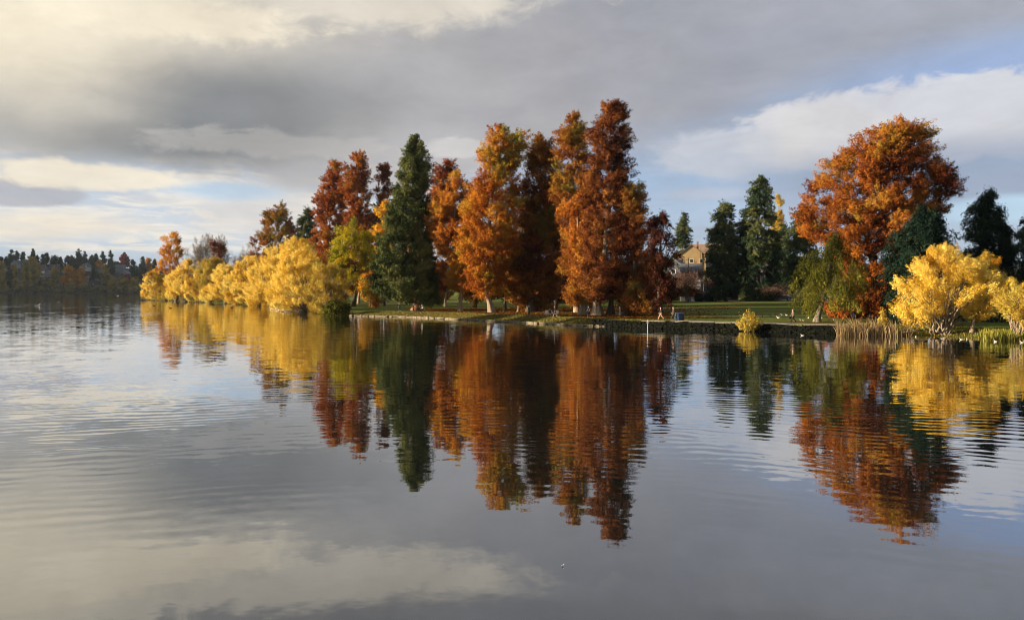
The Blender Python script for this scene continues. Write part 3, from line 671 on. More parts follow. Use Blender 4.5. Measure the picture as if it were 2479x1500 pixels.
tree('poplar_tree', 'narrow yellow poplar behind the tallest spruce', 1886, 725, 300, [(474, 1883, 1889), (500, 1875, 1897), (560, 1870, 1902), (620, 1872, 1902), (690, 1876, 1898)], L_WILLOWD, 'willow', seed=34, r0=0.35, bark=BARK_G, t0=0.5)
tree('fir_tree', 'short dark fir at the right foot of the yellow poplar', 1903, 728, 262, [(545, 1898, 1904), (580, 1888, 1915), (630, 1880, 1920), (690, 1878, 1922)], L_SPRUCE, 'spruce', seed=35, r0=0.35, bark=BARK_D)
tree('cypress_tree', 'broad rust cypress with a domed crown above the yellow willow', 2110, 780, 116, [(299, 2175, 2205), (308, 2125, 2240), (324, 2080, 2268), (345, 2036, 2284), (385, 2014, 2296), (425, 1985, 2306), (455, 1948, 2322), (490, 1938, 2312), (530, 1938, 2262), (580, 1948, 2250), (630, 1975, 2245), (680, 2005, 2230), (730, 2040, 2205), (758, 2060, 2190)], L_RUST, seed=36, r0=1.1, bark=BARK_D, flut=0.15, t0=0.33, tz=0.40, tx=-0.28, limbs=45, dens=1.6, lob=0.46, leafk=0.95, depth=0.75)  # the shade of its right side is put into the leaf tint
tree('weeping_cypress', 'olive weeping tree with leaning grey trunk on the lawn edge', 1978, 784, 106, [(575, 2010, 2040), (600, 1975, 2060), (640, 1925, 2085), (680, 1900, 2100), (710, 1895, 2105), (738, 1905, 2095)], L_WEEP, 'weep', seed=37, r0=0.40, bark=BARK_G, t0=0.45, tz=-0.2, tx=0.25, depth=0.8, limbs=40, dens=1.25, lob=0.6)  # olive; its shade and lower-right sun patches are painted by the tint
tree('dark_conifer', 'dome shaped dark green conifer behind the yellow willow', 2228, 785, 101, [(508, 2215, 2250), (530, 2190, 2282), (570, 2165, 2305), (620, 2150, 2320), (680, 2145, 2330), (760, 2150, 2330)], L_DARK, 'hang', seed=38, r0=0.7, bark=BARK_D, t0=0.6, lob=0.15)
tree('dark_conifer', 'pointed black green conifer standing above the yellow willow', 2388, 780, 122, [(465, 2382, 2402), (490, 2360, 2420), (520, 2345, 2432), (560, 2330, 2448), (620, 2325, 2460), (760, 2330, 2460)], L_DARK, 'hang', seed=39, r0=0.7, bark=BARK_D, lob=0.3, t0=0.45)
tree('dark_conifer', 'black green conifer cut off by the right picture edge', 2492, 780, 118, [(528, 2480, 2500), (560, 2460, 2520), (610, 2440, 2540), (680, 2430, 2550), (770, 2435, 2550)], L_DARK, 'hang', seed=40, r0=0.6, bark=BARK_D, t0=0.45)
tree('dark_conifer', 'low dark conifer filling in behind the willow trunks', 2330, 782, 116, [(640, 2320, 2345), (680, 2290, 2420), (740, 2280, 2440), (775, 2285, 2440)], L_DARK, 'hang', seed=41, r0=0.5, bark=BARK_D, t0=0.4)
tree('willow_tree', 'big golden yellow willow on the near right shore', 2278, 806, 92, [(606, 2255, 2310), (622, 2222, 2345), (650, 2190, 2400), (690, 2165, 2432), (725, 2160, 2438), (752, 2165, 2420), (772, 2175, 2310)], L_WILLOW, 'willow', seed=42, r0=0.42, bark=BARK_P, stems=6, limbs=46, t0=0.55, lob=0.5, leafk=0.85, gaps=0.12, base_z=0.12, depth=0.85, dens=1.15)
tree('willow_tree', 'upright yellow willow lobe right of the big golden willow', 2352, 804, 91, [(612, 2395, 2410), (635, 2375, 2425), (680, 2360, 2440), (730, 2340, 2445), (765, 2335, 2400)], L_WILLOW, 'willow', seed=43, r0=0.22, bark=BARK_P, t0=0.5, lob=0.4, leafk=0.85, base_z=0.15, limbs=22)
tree('willow_tree', 'thin yellowing willow with bare crossing stems at the right edge', 2462, 823, 84, [(688, 2455, 2490), (705, 2430, 2520), (740, 2415, 2530), (775, 2425, 2535), (795, 2445, 2520)], L_WILLOWD, 'willow', seed=44, r0=0.3, bark=BARK_P, stems=5, limbs=30, dens=0.45, t0=0.5, leafk=0.8, base_z=0.05, gaps=0.2)
shoot_bush('sapling', 'small golden bush with upright shoots at the foot of the lake wall', 1816, 101, 754, 1784, 1848, L_WILLOWD, 'bush', 45, 95, 0.05)
tree('shrub', 'rust red shrub under the broad cypress behind the weeping tree', 2050, 775, 118, [(735, 2010, 2080), (750, 1995, 2100), (765, 2000, 2105)], L_RED, 'broad', seed=46, r0=0.1, bark=BARK_D, cat='shrub', t0=0.55)
shoot_bush('sapling', 'yellow brown sapling standing among the reeds', 2137, 95, 748, 2127, 2147, L_WILLOWD, 'sapling', 47, 60, 0.05)
shoot_bush('sapling', 'tiny bright yellow sprig at the water edge below the grove', 1112, 140.5, 767.5, 1106, 1118, L_LEMON, 'sprig', 48, 26, 0.1)
bare_tree('bare_tree', 'round bare purple brown tree in front of the grey houses', 1663, 238, 640, 50, BARK_D, 1, L_BARE, r0=0.3)
bare_tree('bare_tree', 'low russet tree by the parked cars, right of the spruces', 1880, 240, 688, 40, BARK_D, 2, L_BARE, r0=0.22)
bare_tree('bare_tree', 'pinkish bare tree on the slope behind the yellow poplar', 1905, 300, 610, 30, BARK_D, 3, L_BARE, r0=0.2)
bare_tree('bare_tree', 'twiggy golden brown tree below the yellow gabled house', 1706, 300, 642, 26, BARK_G, 4, L_BARE, r0=0.2)

# --- willows along the point (all stand at the waterline, receding to the left)
def shore_d(px):
    """distance at which the line of sight through a photo column meets the shore"""
    k = (px - CX) / F; dd = np.linspace(60, 520, 4601); x = k * dd
    s_ = 0.6 * x + 0.8 * dd - shore(0.8 * x - 0.6 * dd)
    return float(dd[np.argmax(s_ > 0)])


WG = 'yellow willows along the shore of the point'
WIL = [
    (380, 724, 432, [(655, 360, 385), (670, 345, 400), (695, 337, 415), (718, 338, 420)], L_WILLOW, 'yellow willow at the outermost tip of the point'),
    (405, 725, 425, [(700, 385, 425), (712, 372, 440), (722, 375, 440)], L_WILLOWD, 'low willow skirt beside the outermost yellow willow'),
    (450, 727, 405, [(633, 445, 462), (650, 425, 475), (680, 408, 482), (715, 410, 480)], L_WILLOW, 'domed yellow willow at the right foot of the orange tree'),
    (478, 729, 372, [(658, 470, 488), (675, 452, 502), (700, 443, 508), (722, 446, 505)], L_WILLOW, 'rounded yellow willow in front of the thin red tree'),
    (512, 729, 400, [(627, 495, 530), (645, 470, 560), (690, 465, 570), (715, 480, 560)], L_WILLOWD, 'dull olive yellow willow behind the front row of willows'),
    (508, 733, 335, [(696, 500, 520), (708, 485, 535), (724, 482, 540)], L_WILLOW, 'low bright willow hanging over the water mid point'),
    (545, 734, 335, [(643, 530, 560), (660, 512, 575), (690, 506, 585), (722, 512, 585)], L_WILLOW, 'bright yellow willow under the bare grey trees'),
    (600, 738, 300, [(625, 590, 625), (645, 570, 645), (690, 555, 655), (728, 560, 655)], L_WILLOW, 'pale buff willow below the olive cypress'),
    (572, 739, 300, [(690, 560, 590), (712, 548, 610), (734, 552, 610)], L_WILLOW, 'low yellow willow leaning out between two taller ones'),
    (655, 744, 262, [(595, 660, 690), (612, 632, 712), (650, 610, 730), (700, 605, 735), (738, 615, 730)], L_WILLOW, 'large feathery yellow willow left of the tallest willow'),
    (720, 752, 240, [(580, 712, 735), (592, 690, 752), (630, 672, 785), (690, 665, 800), (740, 675, 790)], L_WILLOW, 'tallest yellow willow in the willow mass'),
    (740, 758, 196, [(604, 718, 748), (625, 685, 780), (665, 660, 805), (710, 650, 815), (748, 665, 800)], L_WILLOW, 'wide bright willow at the front of the willow mass'),
    (795, 762, 172, [(632, 775, 815), (655, 745, 840), (690, 725, 852), (725, 730, 852), (748, 750, 840)], L_WILLOWD, 'open willow with fanning bare stems at the right end of the row'),
    (425, 727, 400, [(660, 415, 440), (680, 398, 455), (722, 402, 452)], L_WILLOW, 'yellow willow between the outermost one and the domed one'),
    (625, 742, 280, [(640, 612, 640), (668, 595, 660), (710, 590, 668), (738, 598, 660)], L_WILLOW, 'golden willow left of the large feathery one'),
    (690, 749, 250, [(690, 675, 705), (715, 655, 730), (744, 662, 725)], L_WILLOW, 'low golden willow apron above the driftwood'),
]
for i, (px, pb, d, rows, mt, lab) in enumerate(WIL):
    rows = [(y_, px + (l_ - px) * 1.13, px + (r_ - px) * 1.13) for y_, l_, r_ in rows] if i not in (0, 12) else rows
    last = i in (11, 12); d = shore_d(px) + (14 if i in (4, 7) else 2)
    tree('willow_tree', lab, px, pb, d, rows, mt, 'willow', seed=100 + i, r0=0.45, bark=BARK_G, stems=7, limbs=60 if last else 26, t0=0.55, lob=0.5, leafk=0.9, base_z=0.15, group=WG,
         dens=0.85 if i == 12 else 1.1, gaps=0.18 if i == 12 else 0.05, depth=0.9, tx=-0.15)
tree('shrub', 'dark green bush on the bank corner beneath the last willow', 818, 762, 163, [(738, 800, 830), (750, 785, 845), (762, 785, 848)], L_WEEP, 'broad', seed=120, r0=0.1, bark=BARK_D, cat='shrub', t0=0.35, base_z=0.1)
tree('birch_tree', 'tall loose orange yellow tree near the tip of the point', 415, 722, 470, [(560, 415, 424), (580, 390, 438), (620, 376, 447), (660, 374, 450), (700, 385, 445)], L_LEMON, 'willow', seed=121, r0=0.35, bark=BARK_P, t0=0.35, dens=0.7, gaps=0.22, limbs=40, bare=0.2)
tree('larch_tree', 'thin see-through red brown tree among the bare trees', 528, 720, 480, [(556, 526, 531), (580, 515, 540), (620, 508, 546), (650, 506, 550)], L_RED, 'cypress', seed=122, r0=0.35, bark=BARK_D, t0=0.3, dens=0.45, gaps=0.3, bare=0.3)
BG = 'bare grey trees behind the willows'
for i, (px, top, hw, lab) in enumerate([(462, 572, 30, 'bare grey tree right beside the loose orange tree'), (494, 566, 32, 'tallest bare grey tree left of the thin red tree'), (556, 568, 32, 'bare grey tree right of the thin red tree'), (584, 585, 28, 'lowest bare grey tree touching the olive cypress')]):
    bare_tree('bare_tree', lab, px, 500 + 12 * i, top, hw, BARK_G, 20 + i, L_TWIG, group=BG, base_z=1.0, r0=0.4, levels=5)
# dark backing trees across the far side of the park, seen between the trunks
BK = 'trees across the far side of the park'
for i, (px, top, hw, mt, st, lab) in enumerate([
        (800, 610, 46, L_BROWN, 'broad', 'brown tree filling the gap behind the dark trunk'), (985, 600, 60, L_BROWN, 'broad', 'brown tree glimpsed left behind the sequoia trunk'),
        (1060, 640, 40, L_ORANGE, 'broad', 'orange tree glimpsed between sequoia and straight pale trunk'), (1155, 640, 50, L_BROWN, 'broad', 'brown tree behind the gap left of the twin trunks'),
        (1240, 650, 46, L_SPRUCE, 'spruce', 'dark fir glimpsed behind the thin orange skirted cypress'), (1335, 640, 40, L_SPRUCE, 'spruce', 'dark fir glimpsed above the park bench'),
        (1385, 630, 44, L_BROWN, 'broad', 'brown tree behind the gap above the lit strip of lawn'), (1460, 650, 50, L_BROWN, 'broad', 'brown tree glimpsed behind the widest fluted trunk'),
        (1545, 640, 50, L_DARK, 'hang', 'dark evergreen behind the maroon cypress')]):
    tree('background_tree', lab, px, 728, 262, [(top, px - 8, px + 8), (top + 25, px - hw * 0.7, px + hw * 0.7), (top + 60, px - hw, px + hw), (722, px - hw * 0.9, px + hw * 0.9)], mt, st, seed=140 + i, r0=0.3, bark=BARK_D, group=BK, leafk=1.2, limbs=12)

# three unseen tall firs, added with their bank to shade the lawn and the lake wall
for i, (x, y, h) in enumerate([(-100, 107, 33), (-104, 119, 34), (-112, 126, 32)]):
    d = y; px = CX + x * F / d
    k = F / d
    tree('fir_tree', ['unseen added shade fir nearest the camera', 'unseen added shade fir in the middle of the trio', 'unseen added shade fir farthest from the camera'][i], px, 0, d, [(HZ - (h - CH) * k, px - 3, px + 3), (HZ - (h * 0.7 - CH) * k, px - 3 * k, px + 3 * k), (HZ - (h * 0.3 - CH) * k, px - 4.5 * k, px + 4.5 * k), (HZ - (3 - CH) * k, px - 4 * k, px + 4 * k)], L_SPRUCE, 'spruce', seed=160 + i, r0=0.5, bark=BARK_D, base_z=0.6, leafk=1.5, limbs=20, gaps=0.1)
wb = np.array([(-150, 90), (-90, 96), (-92, 135), (-150, 150)])
bmw = bmesh.new()
vtop = [bmw.verts.new((x, y, 0.62)) for x, y in wb]; vbot = [bmw.verts.new((x * 1.0 + (2 if x > -100 else 0), y, -1.5)) for x, y in wb]
bmw.faces.new(vtop)
for k in range(4): bmw.faces.new([vtop[k], vtop[(k + 1) % 4], vbot[(k + 1) % 4], vbot[k]])
tag(link('shade_fir_ground', bm_mesh('shade_fir_bank', bmw), GRASS), kind='structure')  # added ground for the unseen shade firs to stand on

# ------------------------------------------------------------------ far shore trees
FG = 'trees on the shaded far shore'


def far_tree(px, top, base, hw, kind, label, d, seed):
    mt = {'c': L_FARG, 'o': L_FARO, 'y': L_FARY, 'r': L_FARR, 's': L_FARM}[kind]
    name = {'c': 'conifer', 'o': 'poplar_tree', 'y': 'maple_tree', 'r': 'maple_tree', 's': 'shoreline_shrub'}[kind]
    h = base - top
    if kind == 'c': rows = [(top, px - 0.6, px + 0.6), (top + h * 0.25, px - hw * 0.55, px + hw * 0.55), (top + h * 0.6, px - hw * 1.0, px + hw * 0.85), (base - 1, px - hw, px + hw)]
    else: rows = [(top, px - hw * 0.35, px + hw * 0.35), (top + h * 0.2, px - hw * 0.8, px + hw * 0.8), (top + h * 0.55, px - hw, px + hw), (base - 1, px - hw * 0.8, px + hw * 0.8)]
    tree(name, label, px, base, d, rows, mt, 'cypress' if kind == 'c' else 'broad', seed=seed, r0=0.4, bark=BARK_D, base_z=wz(base, d) - 0.5, group=FG, leafk=0.85, limbs=6, gaps=0.08,
         cat='shrub' if kind == 's' else 'tree', dens=1.6, lob=0.5)


FT = [
    # skyline conifers
    (3, 623, 650, 7, 'c', 'far dark conifer cut by the left picture edge on the skyline', 1290), (28, 606, 650, 11, 'c', 'far shaggy conifer, leftmost tall one on the skyline', 1300), (41, 608, 645, 8, 'c', 'far thin topped conifer just left of the slim spire conifer', 1310),
    (56, 608, 645, 6, 'c', 'far slim spire shaped conifer above the teal roof', 1290), (80, 604, 640, 6, 'c', 'far dark spiky tree rising behind the big olive poplar', 1320), (105, 614, 650, 8, 'c', 'far purplish pointed tree right of the big olive poplar', 1300),
    (113, 612, 650, 7, 'c', 'far conifer with a narrow tip beside the purplish tree', 1310), (131, 617, 655, 15, 'c', 'far broad clump of dark conifer above the brown roofs', 1290), (163, 616, 652, 10, 'c', 'far double tipped conifer left of the tallest one', 1300),
    (174, 618, 652, 8, 'c', 'far conifer tucked left of the tallest skyline conifer', 1310), (191, 603, 660, 13, 'c', 'tallest far conifer on the skyline above the orange pair', 1280), (206, 611, 650, 7, 'c', 'far narrow conifer right of the tallest skyline conifer', 1300),
    (221, 618, 648, 8, 'c', 'far small triangular conifer by the white gable', 1280), (233, 612, 645, 6, 'c', 'far thin pale pine right of the triangular conifer', 1310), (250, 610, 650, 9, 'c', 'far egg shaped dark conifer above the orange treetop', 1290),
    (268, 608, 690, 12, 'c', 'far column conifer with a tiered flat top', 1180), (300, 612, 640, 6, 'c', 'far conifer tip rising behind the red maple', 1320), (322, 627, 672, 9, 'c', 'far dark conifer right of the red maple', 1220),
    (345, 621, 680, 11, 'c', 'far broad dark conifer left of the small orange tree', 1200), (331, 646, 690, 9, 'c', 'far low dark conifer in front of the broad one', 1150), (374, 627, 665, 7, 'c', 'far dark conifer touching the lit orange tree', 1230),
    (229, 640, 694, 10, 'c', 'far dark conifer beside the boathouse window', 1110), (22, 645, 704, 7, 'c', 'far black column conifer near the left edge by the water', 1090), (146, 624, 652, 8, 'c', 'far small dark conifer at the right end of the broad clump', 1320), (90, 618, 650, 8, 'c', 'far conifer half hidden by the big olive poplar', 1330),
    (282, 630, 655, 8, 'c', 'far low conifer right of the tiered column conifer', 1330), (182, 630, 664, 9, 'c', 'far conifer directly above the orange pair', 1240), (15, 622, 652, 8, 'c', 'far second conifer from the left on the skyline', 1310),
    # lower coloured trees
    (3, 632, 705, 12, 'o', 'far olive poplar cut by the left edge at the water', 1085), (34, 640, 705, 9, 'o', 'far grey olive tree right of the black column conifer', 1095), (74, 621, 704, 25, 'o', 'far big olive yellow poplar, broadest on the far shore', 1085),
    (133, 646, 702, 12, 'o', 'far yellow olive tree left of the orange pair', 1090), (166, 643, 696, 18, 'y', 'far orange tree, left one of the orange pair', 1090), (195, 647, 696, 13, 'y', 'far orange tree, right one of the orange pair', 1095),
    (240, 631, 655, 9, 'y', 'far small orange treetop among the houses', 1260), (301, 618, 645, 16, 'r', 'far red maple on the skyline', 1270), (309, 664, 690, 10, 'r', 'far dull red tree just above the yellowish shore shrubs', 1120), (359, 625, 660, 8, 'y', 'far small orange tree near the lit willows', 1220),
    (255, 640, 690, 9, 'o', 'far olive tree left of the tiered column conifer', 1150), (262, 661, 704, 11, 's', 'far grey green tree above the far shore stairs', 1080),
    # shrubs along the water
    (12, 694, 708, 16, 's', 'far shore shrub at the left picture edge', 1066), (48, 690, 708, 18, 's', 'far shore shrub under the big olive poplar, left side', 1066), (75, 684, 708, 15, 's', 'far shore pale shrub right under the big olive poplar', 1062), (104, 673, 708, 19, 's', 'far shore tall olive shrub left of the yellow olive tree', 1068),
    (140, 690, 708, 16, 's', 'far shore shrub beneath the yellow olive tree', 1062), (172, 688, 708, 18, 's', 'far shore shrub beneath the orange pair', 1062), (205, 688, 708, 15, 's', 'far shore shrub left of the boathouse', 1064), (240, 692, 708, 18, 's', 'far shore dark shrub below the boathouse', 1062),
    (274, 672, 708, 12, 'o', 'far shore yellowish shrub, left one of three', 1068), (297, 670, 708, 16, 'o', 'far shore yellowish shrub, middle and widest of three', 1068), (328, 673, 708, 15, 'o', 'far shore yellowish shrub nearest the lit willows', 1068), (288, 695, 709, 16, 's', 'far shore low grey shrub under the yellowish ones', 1060), (322, 696, 709, 16, 's', 'far shore low dark shrub next to the lit willow tip', 1060),
]
for i, (px, top, base, hw, kd, lab, d) in enumerate(FT):
    far_tree(px, top, base, hw, kd, lab, d, 200 + i)

# ------------------------------------------------------------------ houses
GLASS = pmat('window_glass', (0.03, 0.035, 0.04), 0.1, 0.1, 1.0, spec=0.6)
WHITE = pmat('white_paint', (0.72, 0.70, 0.66), 0.6, 0.06)


def house(label, px, py_base, d, w, dp, h, rh, wallc, roofc, rz=0.0, seed=0, axis='x', base_z=None, group=None, nwin=2):
    """gabled house > wall, roof (> chimney), window (> frame)"""
    x = wx(px, d); bz = wz(py_base, d) if base_z is None else base_z
    root = empty('house', (x, d, bz), label, 'house', group, rz)
    nm = '%.2f_%.2f_%.2f' % wallc; nr_ = '%.2f_%.2f_%.2f' % roofc
    wm = pmat('house_paint_' + nm, wallc, 0.8, 0.1, 0.6); rm = pmat('roof_shingle_' + nr_, roofc, 0.85, 0.25, 2.0)
    bm = bmesh.new()
    prof = [(-w / 2, -1.5), (w / 2, -1.5), (w / 2, h), (0, h + rh), (-w / 2, h)]
    if axis == 'x': f = lambda p, t: (p[0], t, p[1]); ext = dp
    else: prof = [(-dp / 2, -1.5), (dp / 2, -1.5), (dp / 2, h), (0, h + rh), (-dp / 2, h)]; f = lambda p, t: (t, p[0], p[1]); ext = w
    a = [bm.verts.new(f(p, -ext / 2)) for p in prof]; b = [bm.verts.new(f(p, ext / 2)) for p in prof]
    bm.faces.new(a); bm.faces.new(b[::-1])
    for k in range(5): bm.faces.new([a[k], a[(k + 1) % 5], b[(k + 1) % 5], b[k]])
    link('wall', bm_mesh('wall', bm), wm, root)
    bm = bmesh.new(); W2 = (w if axis == 'x' else dp) / 2; ov = 0.5
    for sg in (-1, 1):
        sl = rh / W2
        pr = [(0, h + rh + 0.08), (sg * (W2 + ov), h - ov * sl + 0.08), (sg * (W2 + ov), h - ov * sl + 0.33), (0, h + rh + 0.33)]
        va = [bm.verts.new(f(p, -ext / 2 - ov)) for p in pr]; vb = [bm.verts.new(f(p, ext / 2 + ov)) for p in pr]
        bm.faces.new(va); bm.faces.new(vb[::-1])
        for k in range(4): bm.faces.new([va[k], va[(k + 1) % 4], vb[(k + 1) % 4], vb[k]])
    rf = link('roof', bm_mesh('roof', bm), rm, root)
    bm = bmesh.new(); bx(bm, (w * 0.22, dp * 0.1, h + rh * 0.8), (0.8, 0.8, rh * 0.9 + 1.0)); bx(bm, (w * 0.22, dp * 0.1, h + rh * 1.25 + 0.55), (1.0, 1.0, 0.16))
    link('chimney', bm_mesh('chimney', bm), pmat('chimney_brick', (0.25, 0.12, 0.09), 0.9), rf)
    for k in range(nwin):
        wxp = (k - (nwin - 1) / 2) * w / nwin; wzp = h * 0.55
        bm = bmesh.new(); bx(bm, (wxp, -dp / 2 - 0.02, wzp), (min(1.4, w / nwin * 0.55), 0.1, min(1.5, h * 0.4)))
        wn_ = link('window', bm_mesh('window', bm), GLASS, root)
        bm = bmesh.new(); ww, wh = min(1.4, w / nwin * 0.55), min(1.5, h * 0.4)
        for sg in (-1, 1):
            bx(bm, (wxp + sg * (ww / 2 + 0.06), -dp / 2 - 0.05, wzp), (0.12, 0.14, wh + 0.24)); bx(bm, (wxp, -dp / 2 - 0.05, wzp + sg * (wh / 2 + 0.06)), (ww, 0.13, 0.12))
        link('frame', bm_mesh('frame', bm), WHITE, wn_)
    return root


HG = 'houses on the shaded far shore hillside'
for k, a in enumerate([
        ('grey far house with a white gable at the hillside left', 38, 646, 1230, 14, 12, 7, 6, (0.42, 0.43, 0.45), (0.10, 0.12, 0.14)), ('far house under the broad teal grey roof', 50, 648, 1250, 22, 12, 7, 7, (0.30, 0.32, 0.32), (0.06, 0.10, 0.11)),
        ('far long brown roofed house right of the big olive poplar', 103, 657, 1210, 24, 12, 6, 7, (0.24, 0.22, 0.22), (0.11, 0.09, 0.09)), ('far low house with the bright white roof edge', 98, 668, 1170, 14, 10, 5, 4, (0.7, 0.7, 0.7), (0.5, 0.5, 0.5)),
        ('far small grey house left of the yellow olive tree', 118, 668, 1160, 10, 10, 5, 5, (0.36, 0.36, 0.4), (0.16, 0.16, 0.18)), ('far purple brown house below the broad conifer clump', 133, 655, 1240, 18, 12, 6, 6, (0.2, 0.18, 0.2), (0.09, 0.08, 0.09)),
        ('far blue grey house right of the tallest skyline conifer', 206, 651, 1240, 16, 12, 6, 5, (0.34, 0.36, 0.40), (0.22, 0.24, 0.28)), ('far narrow house with the bright white gable', 214, 654, 1210, 7, 10, 7, 5, (0.75, 0.72, 0.68), (0.14, 0.13, 0.13)),
        ('far tan house beneath the small orange treetop', 241, 660, 1220, 16, 12, 8, 4, (0.28, 0.25, 0.18), (0.12, 0.10, 0.08)), ('far teal grey house with twin gables below the red maple', 291, 657, 1200, 18, 12, 7, 6, (0.28, 0.33, 0.35), (0.13, 0.15, 0.17)),
        ('far blue grey house low on the slope below the twin gables', 304, 668, 1150, 16, 10, 5, 5, (0.30, 0.32, 0.38), (0.20, 0.21, 0.26)), ('far house with the dark maroon roof above the shore shrubs', 285, 675, 1120, 16, 10, 4, 5, (0.22, 0.18, 0.18), (0.05, 0.035, 0.04)),
        ('far white walled house beside the right orange tree', 216, 680, 1115, 7, 9, 7, 4, (0.6, 0.62, 0.65), (0.12, 0.12, 0.14)), ('far little house at the foot of the big olive poplar, with pale wall', 12, 662, 1180, 10, 10, 6, 4, (0.5, 0.48, 0.46), (0.14, 0.13, 0.12))]):
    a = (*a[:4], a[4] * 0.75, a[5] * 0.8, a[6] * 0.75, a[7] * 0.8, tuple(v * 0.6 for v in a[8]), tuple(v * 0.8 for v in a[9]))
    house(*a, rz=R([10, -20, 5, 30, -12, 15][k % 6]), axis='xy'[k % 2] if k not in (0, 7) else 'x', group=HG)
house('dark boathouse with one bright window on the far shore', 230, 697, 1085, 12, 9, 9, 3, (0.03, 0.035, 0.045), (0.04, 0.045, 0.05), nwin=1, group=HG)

# near right slope: yellow craftsman house and neighbours
house('warm yellow house with a big front gable on the slope', 1674, 648, 352, 12, 12, 5.0, 4.6, (0.32, 0.225, 0.11), (0.16, 0.11, 0.08), rz=R(-12), nwin=3)
house('brown roofed long house right of the yellow gable', 1718, 640, 372, 18, 12, 5.0, 4, (0.20, 0.18, 0.17), (0.30, 0.20, 0.14), rz=R(-8), axis='y', nwin=3)
house('grey gabled house with pale roof left of the utility pole', 1638, 672, 318, 8, 10, 4.2, 3.0, (0.08, 0.085, 0.10), (0.18, 0.19, 0.19), rz=R(-25), nwin=1)
house('blue grey house behind the bare purple brown tree', 1674, 682, 305, 7, 8, 3.8, 2.8, (0.07, 0.075, 0.10), (0.10, 0.105, 0.12), rz=R(-15), axis='y', nwin=2)
house('house with the broad dusky purple roof right of the tall spruce', 1890, 722, 275, 14, 12, 4.8, 6.5, (0.16, 0.14, 0.15), (0.13, 0.115, 0.155), rz=R(-10), axis='y', nwin=2)
# flat-roofed dark modern house
d = 270; root = empty('modern_house', (wx(1742, d), d, wz(722, d)), 'dark flat roofed modern house behind the left spruce', 'house')
bm = bmesh.new(); bx(bm, (0, 4, 2.6), (12.5, 8, 6.4)); link('wall', bm_mesh('wall', bm), pmat('dark_cladding', (0.035, 0.035, 0.042), 0.7, 0.15), root)
bm = bmesh.new(); bx(bm, (0, 3.9, 6.0), (13.6, 9.4, 0.35)); link('roof', bm_mesh('roof', bm), pmat('pale_fascia', (0.20, 0.20, 0.21), 0.6), root)
for k, (ox, oz, ww, wh) in enumerate([(-3.2, 3.6, 4.2, 2.8), (2.6, 3.6, 3.6, 2.6), (3.6, 0.9, 2.2, 1.6)]):
    bm = bmesh.new(); bx(bm, (ox, -0.03, oz), (ww, 0.12, wh)); wq = link('window', bm_mesh('window', bm), GLASS, root)
    bm = bmesh.new()
    for sg in (-1, 1): bx(bm, (ox + sg * (ww / 2 + 0.05), -0.06, oz), (0.1, 0.16, wh + 0.2)); bx(bm, (ox, -0.06, oz + sg * (wh / 2 + 0.05)), (ww, 0.15, 0.1))
    link('frame', bm_mesh('frame', bm), pmat('pale_fascia', (0.20, 0.20, 0.21), 0.6), wq)
# pale retaining wall along the street
d = 252; bm = bmesh.new()
x0, x1 = wx(1648, d), wx(1737, d); zb = float(gz((x0 + x1) / 2, d))
bx(bm, ((x0 + x1) / 2, d, zb + 0.5), (x1 - x0, 0.4, 1.5)); bx(bm, ((x0 + x1) / 2, d - 0.02, zb + 1.31), (x1 - x0 + 0.2, 0.56, 0.12))
for k in range(1, 5): bx(bm, (x0 + (x1 - x0) * k / 5, d - 0.24, zb + 0.5), (0.12, 0.1, 1.45))
tag(link('retaining_wall', bm_mesh('retaining_wall', bm), pmat('pale_concrete', (0.13, 0.135, 0.15), 0.9, 0.2, 1.0)), 'pale grey street wall in front of the bare purple brown tree', 'wall')
for k, (px, hw, lab) in enumerate([(1615, 14, 'dark clipped hedge bush left of the pale street wall'), (1692, 4, 'small dark shrub in front of the pale street wall, left one'), (1716, 4, 'small dark shrub in front of the pale street wall, right one')]):
    tree('shrub', lab, px, 728, 248, [(712 if k == 0 else 717, px - hw * 0.5, px + hw * 0.5), (720, px - hw, px + hw), (727, px - hw * 0.9, px + hw * 0.9)], L_DARK, 'broad', seed=300 + k, r0=0.1, bark=BARK_D, cat='shrub', leafk=0.8)


tree('shrub', 'dark hedge across the slope behind the bare purple brown tree', 1655, 724, 262, [(682, 1625, 1680), (700, 1612, 1698), (722, 1612, 1700)], L_BROWN, 'broad', seed=310, r0=0.15, bark=BARK_D, cat='hedge', t0=0.3, dens=1.2)


def utility_pole(px, d, top, label, base_py):
    root = empty('utility_pole', (wx(px, d), d, wz(base_py, d)), label, 'utility pole', 'utility poles on the slope')
    h = wz(top, d) - wz(base_py, d); T = Tubes(); T.add([(0, 0, 0), (0, 0, h)], [0.18, 0.12], 8)
    link('pole', T.mesh('pole'), pmat('pole_wood', (0.14, 0.08, 0.05), 0.9), root)
    bm = bmesh.new(); bx(bm, (0, -0.15, h - 0.7), (2.2, 0.1, 0.12)); link('crossarm', bm_mesh('crossarm', bm), pmat('pole_wood', (0.14, 0.08, 0.05)), root)


utility_pole(1667, 290, 624, 'brown utility pole rising through the bare purple brown tree', 706)
utility_pole(1695, 345, 602, 'utility pole against the roof of the brown roofed house', 652)

# ------------------------------------------------------------------ lake wall, stones, bank grass
rng = np.random.default_rng(5)


